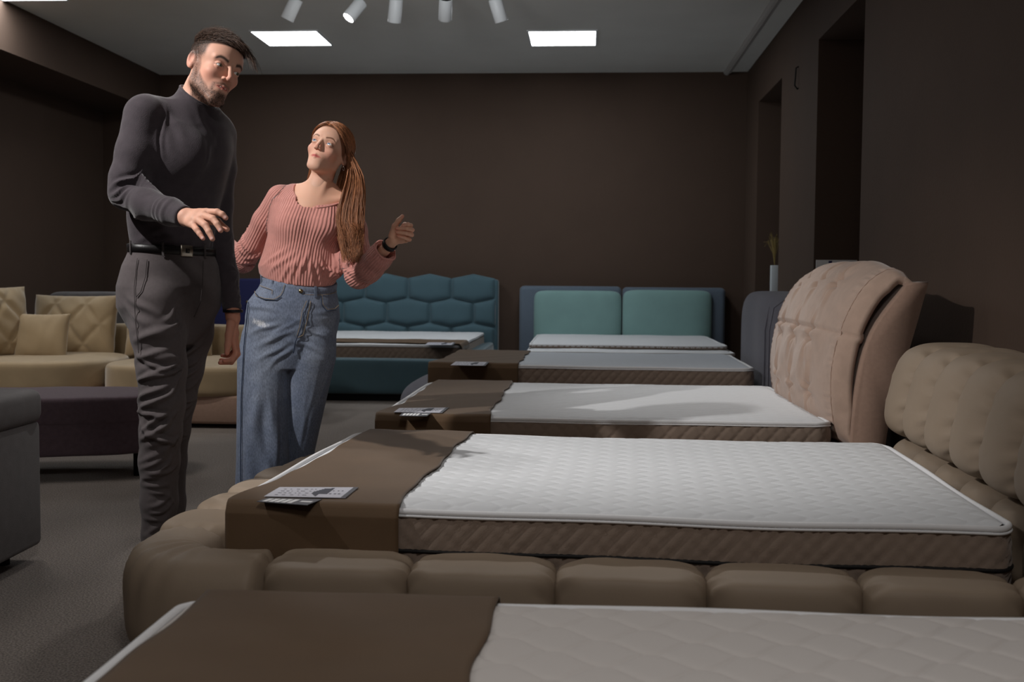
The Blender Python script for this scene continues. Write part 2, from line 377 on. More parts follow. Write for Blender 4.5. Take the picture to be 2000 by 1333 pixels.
def card(c4, z, big, label, nm='price_card'):
    """printed card lying on the runner; c4 = four photo corners (near-left, far-left, far-right, near-right)"""
    P = [at(x, y, z=z) for x, y in c4]; o0 = P[0]
    t = empty(nm, o0, 0, label, 'card', 'price cards on the bed runners')
    P = [p-o0 for p in P]
    def Q(u, v, dz=0.): return P[0]*(1-u)*(1-v)+P[3]*u*(1-v)+P[1]*(1-u)*v+P[2]*u*v+Vector((0, 0, dz))
    def patch(bm, u0, u1, v0, v1, dz, th=.0008):
        a = [bm.verts.new(Q(u, v, dz)) for u, v in ((u0,v0),(u1,v0),(u1,v1),(u0,v1))]; b = [bm.verts.new(Q(u, v, dz+th)) for u, v in ((u0,v0),(u1,v0),(u1,v1),(u0,v1))]
        bm.faces.new(b); bm.faces.new(a[::-1])
        for i in range(4): bm.faces.new((a[i], a[(i+1) % 4], b[(i+1) % 4], b[i]))
    bm = bmesh.new(); patch(bm, 0, 1, 0, 1, 0, .0015); bm_obj('sheet', bm, M['card'] if big else M['cardg'], t, smooth=False)
    bm = bmesh.new(); rr = random.Random(5)
    if big:
        for row in range(4):
            u = .1
            while u < .5:
                w = rr.uniform(.015, .05); patch(bm, u, u+w, .15+row*.2, .19+row*.2, .0016, .0002); u += w+rr.uniform(.02, .06)
        for u in (.74, .8, .85): patch(bm, u, u+.03, .3, .36, .0016, .0002); patch(bm, u, u+.02, .6, .65, .0016, .0002)
        bm_obj('print', bm, M['ink'], t, smooth=False)
        bm = bmesh.new()                                                   # chevron-like dark badge with a lighter curl
        for k in range(10):
            a, b = .52+.02*k, .54+.02*k; lo = .08+.25*max(0, 1-k/4); hi = .55+.3*min(1, k/4)
            patch(bm, a, b, lo if k < 5 else .3, hi if k < 8 else .9, .0016, .0003)
        bm_obj('badge', bm, M['ink'], t, smooth=False)
        bm = bmesh.new(); patch(bm, .94, 1, .0, 1, .0016, .0003); bm_obj('edge_band', bm, M['cardg'], t, smooth=False)
    else:
        bm.free()
        for a_, b_, c_, d_ in [(.08+k*.12, .17+k*.12, .12, .8) for k in range(5)]+[(.74, .95, .4, .6)]:
            bm = bmesh.new(); patch(bm, a_, b_, c_, d_, .0016, .0002); bm_obj('printed_bar', bm, M['cardw'], t, smooth=False)
    return t
ZT = .4
def rect(pts):                                                             # centre, rotation, size from measured corners NL, FL, FR, NR
    NL, FL, FR, NR = [Vector((p[0], p[1], 0)) for p in pts]
    c = (NL+FL+FR+NR)/4; d = ((NR-NL)+(FR-FL)); rz = math.atan2(d.y, d.x)
    return (c.x, c.y), rz, ((NR-NL).length+(FR-FL).length)/2, ((FL-NL).length+(FR-NR).length)/2
B2c, B2r, B2L, B2W = rect([(-.95, 2.83), (-.894, 4.215), (1.122, 4.145), (1.055, 2.744)])
B3c, B3r, B3L, B3W = rect([(-.901, 4.752), (-.917, 6.327), (1.01, 6.361), (1.085, 4.725)])
B1r = R(.4); B1c = (-.735+1.0, 2.0-.8+.005); B1L, B1W = 2.0, 1.6
mattress(B1c, B1r, B1L, B1W, .18, ZT, 'warm white quilted mattress with large wavy diamonds nearest the viewer', (.154, .125, .0060), M['ticking_pink'], step=.0042)
mattress(B2c, B2r, B2L, B2W, .19, ZT, 'white quilted mattress on the beige puffy bed with a black tape round its side', (.13, .085, .0048), M['ticking'], step=.006, black=True, sidep=.042)
mattress(B3c, B3r, B3L, B3W, .26, ZT, 'white mattress running up to the buttoned pinkish headboard', (.12, .08, .0035), M['ticking'], step=.010, sidep=.075, wave=.002)
runner(B1c, B1r, B1L, B1W, .18, ZT, -.962, -.42, .13, .13, 'brown runner in the foreground across the foot of the nearest mattress', 1, skew=.0)
runner(B2c, B2r, B2L, B2W, .19, ZT, -.952, -.545, .14, .14, 'brown runner hanging over the puffy beige bed with two cards on it', 2, skew=.0)
runner(B3c, B3r, B3L, B3W, .26, ZT, -.93, -.49, .115, .115, 'brown runner on the mattress of the buttoned headboard bed', 3)
card([(515.7, 970.8), (546, 953), (700, 953.4), (675, 973.7)], ZT+.018, True, 'large pale price card on the runner of the puffy beige bed')
card([(501, 981), (522, 974), (629, 976.6), (600, 988)], ZT+.016, False, 'small dark card with white bars on the runner of the puffy beige bed', 'info_card')
card([(769, 806), (780, 798), (877, 797), (864, 807)], ZT+.017, True, 'pale price card on the runner of the buttoned headboard bed')
card([(780, 813), (786, 807.5), (842, 807.5), (834, 814)], ZT+.016, False, 'dark card with white bars on the runner of the buttoned headboard bed', 'info_card')

# ------------------------------------------------------------------ puffy upholstery
def puff(name, c, half, m, parent, rz=0., e=3.2, n=(28, 20, 20), pinch=(0, 0, 0), wr=.006, seed=0, ax=0, wn=13, bulge=.0, ec=None):
    """stuffed segment, ends along axis ax gathered with radiating wrinkles"""
    V, F, U = superbox(*n, *half, e=e, ax=ax if ec else None, ec=ec or 3)
    b = [i for i in range(3) if i != ax]; ang = np.arctan2(U[:, b[0]], U[:, b[1]])
    tend = np.abs(U[:, ax]); g = np.clip((tend-.62)/.38, 0, 1)**1.5
    w = np.sin(ang*wn+seed*1.7+np.sign(U[:, ax]))+.6*np.sin(ang*wn*1.7+seed+2.1*np.sign(U[:, ax]))
    rad = 1+w*g*wr/min(half[b[0]], half[b[1]])-.07*g+bulge*(1-tend**2)
    V[:, b[0]] *= rad; V[:, b[1]] *= rad
    V += .0015*snoise(V, 30, seed)[:, None]
    c_, s_ = math.cos(rz), math.sin(rz); V = np.stack([V[:, 0]*c_-V[:, 1]*s_, V[:, 0]*s_+V[:, 1]*c_, V[:, 2]], 1)+np.array(c)
    return mesh_obj(name, V, F, m, parent)
# bed 2: beige channel bed; local frame = mattress frame (x to the headboard, y to the back)
bed = empty('upholstered_bed', (B2c[0], B2c[1], 0), B2r, 'beige bed with puffy segmented side rails and rolled headboard', 'bed')
hx, hy = B2L/2, B2W/2
ry = -hy-.125; seg = .363
box_obj('base', (-hx-.10, hx+.3, -hy-.14, hy+.14, .05, .19), M['beige'], bed, bevel=.03)
for sgn in (-1, 1):
    x1 = hx+.33
    x = at(533, 1100, z=.3).x-B2c[0]
    edges = [x+seg*k for k in range(0, 8) if x+seg*k < x1]; edges[-1] = max(edges[-1], x1-.05)
    for k in range(len(edges)-1):
        puff('rail_cushion', ((edges[k]+edges[k+1])/2, sgn*(hy+.115), .155), ((edges[k+1]-edges[k])/2+.004, .115, .145), M['beige'], bed, seed=k+3*sgn, e=9, ec=3.4, n=(70, 26, 26), wr=.007)
# rounded corner pieces and foot rail
FX = -hx-.165
for sgn in (-1, 1):
    xe = at(533, 1100, z=.3).x-B2c[0]
    n1, n2 = 56, 40; P = np.zeros((n1, n2, 3))
    for i in range(n1):                                                    # sweep a soft rectangle section round the corner
        s = i/(n1-1); R0 = .17
        # path: along x from xe to corner centre, quarter turn, along y
        L1 = xe-(FX+R0); L2 = R0*PI/2; L3 = .12; q = s*(L1+L2+L3)
        yb = hy+.115
        if q < L1: p = (xe-q, yb); nr = (0, 1)
        elif q < L1+L2:
            a = (q-L1)/R0; cx, cy = FX+R0, yb-R0; p = (cx-R0*math.sin(a), cy+R0*math.cos(a)); nr = (-math.sin(a), math.cos(a))
        else: p = (FX, yb-R0-(q-L1-L2)); nr = (-1, 0)
        g = max(0, 1-min(s, 1-s)/.05)**2
        for j in range(n2):
            t = 2*PI*j/n2; ct, st = math.cos(t), math.sin(t); rr = (abs(ct)**3.4+abs(st)**3.4)**(-1/3.4)
            w = math.sin(t*13+i*.05)*.006*max(0, 1-min(s, 1-s)/.2)**2
            cor = math.sin(PI*min(1, max(0, (q-L1)/L2))) if L1 < q < L1+L2 else 0
            w += .006*cor*math.sin(s*70+math.sin(t*2)*2)*max(0, ct*.3+st)
            a_ = (.115*rr*ct)*(1-.55*g)+w*ct; z_ = (.145*rr*st)*(1-.25*g)+w*st
            P[i, j] = (p[0]+nr[0]*a_, sgn*(p[1]+nr[1]*a_), .155+z_)
    F = grid_faces(n1, n2); F = np.concatenate([F, np.stack([np.arange(n1-1)*n2+n2-1, (np.arange(n1-1)+1)*n2+n2-1, (np.arange(n1-1)+1)*n2, np.arange(n1-1)*n2], 1)])
    mesh_obj('corner_cushion', P.reshape(-1, 3), F, M['beige'], bed)
ye = hy+.115-.17-.12
for k in range(4):
    w = 2*ye/4; puff('foot_cushion', (FX, -ye+w*(k+.5), .155), (.125, w/2+.006, .145), M['beige'], bed, seed=k+20, ax=1, n=(24, 50, 24), wr=.007, e=8, ec=3.2)
# headboard rolls, pitch .29 along y
HB = hx+.075
y0 = at(1757, 847, Y=4.01).y-B2c[1]
for k in range(7):
    yc = hy+.135-.145-.285*k+.04
    if yc < -hy-.3: break
    # each roll: fat C-shaped bolster, front bulging over the mattress
    V, F, U = superbox(26, 26, 34, .190, .162, .178, e=3.6)
    lean = .04*(V[:, 2]/.178)
    ang = np.arctan2(U[:, 0], U[:, 2]); g = np.clip((np.abs(U[:, 1])-.35)/.65, 0, 1)**1.5
    w = (np.sin(ang*13+k*2.1)+.8*np.sin(ang*23+2*k))*g*.010
    V *= (1+w/.2)[:, None]; V[:, 0] += lean+HB+.135; V[:, 1] += yc; V[:, 2] += .60
    mesh_obj('headboard_roll', V, F, M['beige'], bed)
    puff('headboard_rail', (HB+.12, yc, .30), (.165, .148, .125), M['beige'], bed, seed=k+40, ax=1, n=(20, 20, 20), wr=.006)
# bed 1: base, hidden under the nearest mattress
bed = empty('low_bed', (B1c[0], B1c[1], 0), B1r, 'low bed base under the nearest mattress', 'bed')
box_obj('base', (-.96, .98, -.78, .78, .04, .18), M['frameb'], bed, bevel=.02)
for sx in (-.85, .85):
    for sy in (-.65, .65):
        bm = bmesh.new(); cyl(bm, (sx, sy, 0), (sx, sy, .05), .025); bm_obj('leg', bm, M['black'], bed)

# bed 3: curved crescent headboard with buttoned cushion
bed = empty('upholstered_bed', (B3c[0], B3c[1], 0), B3r, 'pinkish brown bed with a tall buttoned cushion on a curved headboard', 'bed')
hx, hy = B3L/2, B3W/2
box_obj('base', (-hx+.02, hx+.04, -hy-.0, hy+.0, .03, .26), M['frameb'], bed, bevel=.02)
fx = hx+.035
def lathe_profile(front, back, y0, y1, name, m, ny=2, cap=True, bev=.03):
    """solid with side profile front/back (lists of x,z bottom to top) extruded along y, rounded at both ends"""
    n = len(front); ysamp = [y0, y0+bev*.3, y0+bev] + [y0+bev+(y1-y0-2*bev)*k/12 for k in range(1, 12)] + [y1-bev, y1-bev*.3, y1]
    ring = front+back[::-1]; ring = np.array(ring); cen = ring.mean(0); V = []
    for y in ysamp:
        dd = min(y-y0, y1-y); s = 0 if dd >= bev else bev-math.sqrt(max(0, bev*bev-(bev-dd)**2))
        q = ring.copy(); dirs = ring-cen; ln = np.linalg.norm(dirs, axis=1)[:, None]
        q = ring-dirs/ln*s*.8; V += [(p[0], y, p[1]) for p in q]
    k = len(ring); F = []
    for i in range(len(ysamp)-1):
        for j in range(k): F.append((i*k+j, i*k+(j+1) % k, (i+1)*k+(j+1) % k, (i+1)*k+j))
    F.append(tuple(range(k))); F.append(tuple(range((len(ysamp)-1)*k+k-1, (len(ysamp)-1)*k-1, -1)))
    bm = bmesh.new(); vs = [bm.verts.new(v) for v in V]
    for f in F: bm.faces.new([vs[i] for i in f])
    return bm_obj(name, bm, m, bed)
fr = interp([(fx+.03, 0.0), (fx+.03, .3), (fx+.05, .58), (fx+.11, .80), (fx+.25, 1.0)], 24)
bk = interp([(fx+.16, 0.0), (fx+.18, .35), (fx+.24, .62), (fx+.30, .86), (fx+.335, 1.005)], 24)
lathe_profile(fr, bk, -hy-.05, hy+.06, 'headboard_frame', M['frameb'], bev=.02)
# cushion: sheet wrapped along the curve with buttons
prof = interp([(fx+.045, .30), (fx+.00, .36), (fx-.025, .50), (fx-.02, .66), (fx+.02, .83), (fx+.095, .97), (fx+.185, 1.04), (fx+.245, 1.035), (fx+.275, 1.0)], 150)
prof = np.array(prof); arc = np.concatenate([[0], np.cumsum(np.linalg.norm(np.diff(prof, axis=0), axis=1))])
tg = np.gradient(prof, axis=0); tg /= np.linalg.norm(tg, axis=1)[:, None]; nr = np.stack([-tg[:, 1], tg[:, 0]], 1)
ny = 190; yy = np.linspace(-hy-.03, hy+.05, ny); S, Yg = np.meshgrid(arc, yy, indexing='ij')
ym = (yy[0]+yy[-1])/2; hw = (yy[-1]-yy[0])/2; uy = np.abs(Yg-ym)/hw
h = np.zeros_like(S); rb = random.Random(4)
btn = []
rows = [.22, .46, .72]
for ri, sr in enumerate(rows):
    for k in range(3):
        yb = ym-hw*.66+hw*1.32*(k+.5+(.12 if ri % 2 else -.08))/3+rb.uniform(-.02, .02)
        if abs(yb-ym) < hw*.95: btn.append((sr, yb))
for sr, yb in btn:
    dx, dy = S-sr, Yg-yb; rr = np.hypot(dx, dy); th = np.arctan2(dx, dy); ph = rb.uniform(0, 6)
    h -= .040*np.exp(-(rr/.034)**2)+.016*np.exp(-(rr/.12)**2)*(np.cos(th*5+ph)*.6+np.cos(th*9+ph)*.3)*(1-np.exp(-(rr/.02)**2))
for sr in (.50,): h -= .013*np.exp(-((S-sr)/.009)**2)                       # horizontal seam
for yv in (ym,): h -= .010*np.exp(-((Yg-yv)/.012)**2)
mid = .055*(1-uy**2.6)
h += mid+.004*snoise(np.stack([S.ravel()*1.0, Yg.ravel(), S.ravel()*0], -1), 14, 5).reshape(S.shape)*(1-uy**8)
edge = np.clip((uy-.80)/.12, 0, 1); h += .0042*edge*np.sin(S*210+uy*9+np.sin(S*31)*1.5+Yg*8)*(1-edge**6)+.003*edge*np.sin(S*160+1)*(1-edge**6)
endt = np.minimum(S, arc[-1]-S); h *= np.clip(endt/.06, 0, 1)**.5
sink = -.055*np.clip((uy-.9)/.1, 0, 1)**2.2
h += sink*np.clip(endt/.16, 0, 1)
X = prof[:, 0][:, None]+nr[:, 0][:, None]*h; Z = prof[:, 1][:, None]+nr[:, 1][:, None]*h
mo = mesh_obj('tufted_cushion', np.stack([X, Yg, Z], -1).reshape(-1, 3), grid_faces(len(arc), ny), M['tufted'], bed)
md = mo.modifiers.new('thick', 'SOLIDIFY'); md.thickness = .035; md.offset = -1
pi_ = int(len(arc))
for side, col_ in ((0, 8), (1, ny-9)):
    bm = bmesh.new(); tube(bm, [(X[i, col_], Yg[i, col_], Z[i, col_]) for i in range(2, pi_-2, 3)], .0022, 6); bm_obj('seam', bm, M['frameb'], mo)

# bed 4: slate pleated bed
Z4 = .46
B4c, B4r, B4L, B4W = rect([(-.985, 6.93), (-.945, 8.13), (1.05, 8.17), (1.04, 6.87)])
mattress(B4c, B4r, B4L, B4W, .30, Z4, 'bluish white mattress on the slate grey bed, third row from the front', (.12, .08, .003), M['ticking_blue'], step=.016, sidep=.06, wave=.002)
runner(B4c, B4r, B4L, B4W, .30, Z4, -.985, -.46, .13, .13, 'brown runner on the bluish mattress of the slate grey bed', 4)
card([(880, 714), (890, 707), (955, 708), (948, 715)], Z4+.017, True, 'pale price card on the runner of the slate grey bed')
bed = empty('upholstered_bed', (B4c[0], B4c[1], 0), B4r, 'slate grey bed with a soft pleated headboard and rounded foot', 'bed')
hx, hy = B4L/2, B4W/2
box_obj('base', (-hx-.05, hx+.1, -hy-.08, hy+.08, .0, .30), M['slate'], bed, bevel=.03)
puff('foot_cushion', (-hx-.12, 0, .17), (.12, hy+.16, .15), M['slate'], bed, ax=1, n=(18, 40, 18), wr=.01)
for sgn in (-1, 1): puff('side_rail', (0, sgn*(hy+.1), .15), (hx+.05, .08, .13), M['slate'], bed, n=(40, 14, 14))
V, F, U = superbox(24, 70, 40, .17, hy+.17, .43, e=6)
pl = np.sin(U[:, 1]*9)*.006*(np.abs(U[:, 0]) > .3)*(1-np.abs(U[:, 2])**6); V[:, 0] += np.sign(U[:, 0])*pl
V[:, 2] += .03*(1-U[:, 1]**2)*(U[:, 2] > 0)
V += np.array([hx+.22, 0, .475]); mesh_obj('headboard', V, F, M['slate'], bed)
bm = bmesh.new()
for y in (-hy-.12, -hy+.05, -hy+.3): tube(bm, [(hx+.066, y, .12), (hx+.066, y, .7), (hx+.09, y, .84), (hx+.16, y, .895), (hx+.3, y, .90)], .004, 6)
bm_obj('seam', bm, M['slate'], bed)

# bed 5: slate-blue headboard with two mint panels, against the back wall
bed = empty('upholstered_bed', (.37, 10.5, 0), R(.3), 'slate blue bed with two mint headboard panels against the back wall', 'bed')
zt = .935
for k, (a, b) in enumerate([(-1.075, -.005), (.005, 1.075)]):
    box_obj('headboard_panel', (a, b, 1.06, 1.27, .05, zt-.006*k), M['slatb'], bed, bevel=.05, seg=5)
for k, (a, b) in enumerate([(-.92, -.005), (.005, .93)]):
    V, F, U = superbox(40, 10, 40, (b-a)/2, .06, .30, e=9); V[:, 1] -= .02*(1-U[:, 0]**4)*(1-U[:, 2]**4)*(U[:, 1] < 0)
    V += np.array([(a+b)/2, 1.04, .59+.012*k]); mesh_obj('mint_panel', V, F, M['mint'], bed)
box_obj('base', (-.95, .95, -1.02, 1.04, .04, .25), M['slatb'], bed, bevel=.03)
mattress((.37, 10.45), R(.3), 1.78, 2.0, .25, .385, 'lower cream mattress in front of the mint headboard panels', (.1, .07, .003), M['ticking'], step=.02, sidep=.05, wave=.002)
mattress((.36, 10.60), R(.3), 1.74, 1.72, .395, .43, 'thin topper mattress lying on the lower one before the mint panels', (.1, .07, .003), M['ticking'], step=.02, sidep=.05, wave=.002, cls='mattress_topper')

# bed 6: teal hexagon headboard
bed = empty('upholstered_bed', (-1.97, 10.4, 0), 0, 'teal velvet bed with a hexagon tufted headboard against the back wall', 'bed')
box_obj('headboard_frame', (-1.02, 1.03, 1.24, 1.37, .05, 1.0), M['teal'], bed, bevel=.03, seg=5)
cw, rh = .468, .26
for row in range(4):
    zc = 1.035-.13-row*rh+.0; off = 0 if row % 2 == 0 else .5
    for k in range(-1, 6):
        cx = 1.0-cw*(k+.5+off)
        u, v = np.meshgrid(np.linspace(-1, 1, 25), np.linspace(-1, 1, 25), indexing='ij')
        hwid = cw/2-.004
        x0_, x1_ = max(cx-hwid, -1.0), min(cx+hwid, 1.005)
        if x1_-x0_ < .08: continue
        X = cx+u*hwid; hh = (rh/2-.003)+.024*(1-2*np.abs(u))
        X = np.clip(X, -1.0, 1.005); Z = zc+v*hh
        uu = np.clip((X-x0_)/(x1_-x0_)*2-1, -1, 1)
        bul = ((1-np.abs(uu)**5)*(1-np.abs(v)**4)); bul = np.clip(bul, 0, 1)**.5
        Y = 1.245-.055*bul
        P = np.stack([X, Y, Z], -1).reshape(-1, 3)
        
        mesh_obj('hexagon_pad', P, grid_faces(25, 25)[:, ::-1], M['teal'], bed)
V, F, U = superbox(60, 12, 16, 1.03, .09, .145, e=7); V += np.array([0, -1.53, .205]); mesh_obj('foot_panel', V, F, M['teal'], bed)
for sgn in (-1, 1):
    V, F, U = superbox(10, 60, 16, .07, 1.42, .145, e=7); V += np.array([sgn*.95, -.15, .205]); mesh_obj('side_panel', V, F, M['teal'], bed)
box_obj('plinth', (-.96, .96, -1.54, 1.2, 0, .06), M['black'], bed)
box_obj('slat_base', (-.88, .88, -1.44, 1.22, .06, .2), M['black'], bed)
mattress((-1.99, 10.38), 0, 1.83, 2.26, .2, .44, 'cream mattress with diamond quilted beige side on the teal bed', (.1, .07, .003), M['ticking'], step=.02, sidep=.055, wave=.002)
o = runner((-1.99, 9.62), R(90), .6, 1.83, .2, .44, -.33, .22, .03, .05, 'brown runner folded near the foot of the mattress on the teal bed', 6)
card([(830, 674.5), (836, 669.5), (890, 669.5), (885, 674.5)], .455, True, 'pale price card on the mattress of the teal bed')

# navy headboard in the far corner
bed = empty('headboard', (-4.02, 11.62, 0), 0, 'navy blue velvet headboard in the far left corner behind the people', 'headboard')
for k in range(2): box_obj('headboard_channel', (-.9+.9*k, -.004+.9*k, -.09, .1, .03, .99), M['navy'], bed, bevel=.03)
bm = bmesh.new(); p = at(483, 590, Y=11.5); bmesh.ops.create_uvsphere(bm, u_segments=12, v_segments=8, radius=.016, matrix=Matrix.Translation(p-Vector((-4.02, 11.62, 0)))); bm_obj('stud', bm, M['gold'], bed)

# ------------------------------------------------------------------ sofa, bench, ottoman
so = empty('corner_sofa', (-3.4, 7.6, 0), 0, 'sand coloured velvet corner sofa along the left side', 'sofa')
def sbox(nm, b, m, par, e=9, n=(40, 24, 14)):
    V, F, U = superbox(*n, (b[1]-b[0])/2, (b[3]-b[2])/2, (b[5]-b[4])/2, e=e)
    V += np.array([(b[0]+b[1])/2, (b[2]+b[3])/2, (b[4]+b[5])/2]); V += .002*snoise(V, 12, len(nm))[:, None]
    return mesh_obj(nm, V, F, m, par)
sbox('seat_cushion', (.08, 1.38, -.55, .55, .20, .42), M['sofa'], so)
sbox('seat_cushion', (-1.85, .10, -.66, .55, .21, .445), M['sofa'], so)
box_obj('base', (-1.8, 1.36, -.52, .6, .03, .22), M['frameb'], so, bevel=.02)
sbox('backrest', (-1.85, 1.38, .52, .74, .05, .64), M['sofa'], so)
sbox('arm_rest', (-1.88, -1.55, -2.4, .7, .05, .62), M['sofa'], so)
sbox('seat_cushion', (-1.6, -.72, -2.4, -.62, .20, .43), M['sofa'], so)
box_obj('base', (-1.6, -.75, -2.38, -.5, .03, .22), M['frameb'], so, bevel=.02)
def place(o, loc, rz=0., rx=0.): o.location = loc; o.rotation_euler = (rx, 0, rz); return o
o = pillow('back_cushion', (.66, .47, .24), M['sofa'], quilt=.24, n=70, seed=1); place(o, at(146, 637, Y=7.95), R(-3), R(-12)); tag(o, 'large sand cushion with diamond quilting leaning on the sofa back', 'cushion', 'quilted sofa cushions')
o = pillow('back_cushion', (.66, .47, .24), M['sofa'], quilt=.24, n=70, seed=2); place(o, at(332, 640, Y=7.98), R(3), R(-12)); tag(o, 'quilted sand cushion on the sofa, mostly hidden behind the man', 'cushion', 'quilted sofa cushions')
o = pillow('back_cushion', (.66, .52, .24), M['sofa'], quilt=.24, n=70, seed=3); place(o, at(-32, 632, Y=7.4), R(58), R(-10)); tag(o, 'quilted sand cushion cut by the left photo edge', 'cushion', 'quilted sofa cushions')
o = pillow('square_cushion', (.38, .335, .15), M['sofa'], n=50, seed=4); place(o, at(82, 658, Y=7.55), R(2), R(-14)); tag(o, 'small plain square sand cushion in front of the quilted one', 'cushion')
so = empty('sofa', (-4.0, 9.5, 0), 0, 'grey sofa seen only as a strip of backrest behind the sand cushions', 'sofa')
sbox('backrest', (-.75, .15, -.2, .05, .0, .865), M['ott'], so); sbox('seat_cushion', (-.75, .15, 0, .8, .1, .42), M['slatb'], so)
be = empty('bench', (-2.62, 5.12, 0), R(15), 'plum purple upholstered bench on short legs behind the grey ottoman', 'bench')
sbox('seat', (-1.05, .60, 0, .58, .27, .415), M['purple'], be, e=12); sbox('skirt', (-1.04, .59, .005, .57, .115, .33), M['purple'], be, e=14)
for sx in (-.9, .42):
    for sy in (.14, .46):
        bm = bmesh.new(); cyl(bm, (sx, sy, 0), (sx, sy, .13), .02); bm_obj('leg', bm, M['black'], be)
ot = empty('ottoman', (-1.915, 3.74, 0), R(2), 'dark grey upholstered ottoman with seamed lid at the left photo edge', 'ottoman')
box_obj('body', (-.9, 0, -1.0, 0, .05, .495), M['ott'], ot, bevel=.025, seg=5); box_obj('lid', (-.91, .008, -1.01, .008, .485, .605), M['ott'], ot, bevel=.035, seg=6)
bm = bmesh.new(); tube(bm, [(-.88, -.98, .594), (-.02, -.98, .594), (-.02, -.02, .594), (-.88, -.02, .594)], .004, 6, closed=True); bm_obj('seam', bm, M['ott'], ot)
for sx in (-.8, -.1):
    for sy in (-.85, -.1):
        bm = bmesh.new(); cyl(bm, (sx, sy, 0), (sx, sy, .06), .025); bm_obj('foot', bm, M['black'], ot)

# niche things
va = empty('vase', (1.79, 10.72, .82), 0, 'tall white square vase with dried grass in the far wall niche', 'vase')
box_obj('body', (-.036, .036, -.036, .036, 0, .335), M['white'], va, bevel=.004)
bm = bmesh.new(); rr = random.Random(3)
for k in range(26):
    a = rr.uniform(-.09, .05); b = rr.uniform(-.04, .06); h = rr.uniform(.18, .31)
    tube(bm, [(0, 0, .32), (a*.2, b*.3, .34+h*.5), (a*.8, b, .34+h), (a*1.2, b*1.1, .34+h*rr.uniform(.7, 1.0))], .0018, 5)
bm_obj('dried_grass', bm, M['dry'], va)
sg = empty('sign', (1.84, 7.75, .82), R(0), 'white paper sign with a small blue emblem in the near wall niche', 'sign')
p0, p1 = at(1594, 508, Y=7.75), at(1674, 507, Y=7.75)
box_obj('sheet', (p0.x-1.84, p1.x-1.84, -.004, .004, 0, p0.z-.82), M['cardw'], sg)
bm = bmesh.new(); c = at(1622, 512, Y=7.742); bx(bm, c.x-1.84-.012, c.x-1.84+.012, -.0065, -.004, c.z-.82-.01, c.z-.82+.008, bevel=.002); bm_obj('emblem', bm, M['navy'], sg)
hk = empty('wall_hook', (XR, 8.95, 2.6), 0, 'small dark hook high on the right wall between the niches', 'hook')
bm = bmesh.new(); tube(bm, [(0, 0, .1), (-.02, 0, .09), (-.025, 0, 0), (-.03, -.01, -.05), (-.01, -.02, -.08), (0, -.01, -.07)], .006, 8); bm_obj('hook_arm', bm, M['black'], hk)

# ------------------------------------------------------------------ light
def area(loc, size, power, color=(1, 1, 1), rot=(0, 0, 0), sy=None):
    l = bpy.data.lights.new('area', 'AREA'); l.energy = power; l.color = color; l.size = size
    if sy: l.shape = 'RECTANGLE'; l.size_y = sy
    o = bpy.data.objects.new('panel_and_fill_light', l); COL.objects.link(o); o.location = loc; o.rotation_euler = rot; return o
def spot(loc, tgt, power, angle, blend=.4, color=(1, .96, .9), r=.03):
    l = bpy.data.lights.new('spot', 'SPOT'); l.energy = power; l.color = color; l.spot_size = R(angle); l.spot_blend = blend; l.shadow_soft_size = r
    o = bpy.data.objects.new('spot_lamp', l); COL.objects.link(o); o.location = loc
    o.rotation_euler = (Vector(tgt)-Vector(loc)).to_track_quat('-Z', 'Y').to_euler(); return o
for x, y, p in [(-2.71, 10.02, 17), (-.245, 10.1, 17), (-4.42, 8.28, 15)]: area((x, y, ZC-.02), .58, p, (.90, .96, 1))
for x, y, p in [(-3.0, 5.2, 20), (-3.4, .6, 4), (.2, .3, 32), (-.2, 6.0, 5), (-1.2, -1.4, 9)]: area((x, y, ZC-.02), .58, p, (1, .97, .94))  # unseen area lamps added as soft fill at ceiling height
spot((-2.86, 2.35, 3.0), (-.60, 3.95, .9), 370, 50, .8, (1, .975, .95), .03)
spot((-1.9, 5.6, 3.05), (-1.2, 4.1, 1.0), 70, 50, .8, (1, .98, .96), .06)
spot((-1.2, 5.6, 2.75), (-1.05, 8.2, 3.05), 95, 85, .9, (.96, .98, 1), .25)  # unseen upward spot, added to brighten the spotlight heads and ceiling
spot((.7, 5.6, 3.05), (.35, 3.6, .4), 75, 36, 1, (1, .985, .96))
spot((1.0, 7.6, 3.0), (.6, 5.6, .4), 110, 34, .8, (1, .985, .96))
spot((-4.4, 6.0, 3.0), (-3.3, 7.2, .5), 130, 45, .8)

w = bpy.data.worlds.new('world'); SC.world = w; w.use_nodes = True
w.node_tree.nodes['Background'].inputs[0].default_value = (.01, .01, .01, 1)
SC.view_settings.view_transform = 'Standard'; SC.view_settings.look = 'None'; SC.view_settings.exposure = 0; SC.view_settings.gamma = 1
SC.view_settings.use_curve_mapping = False

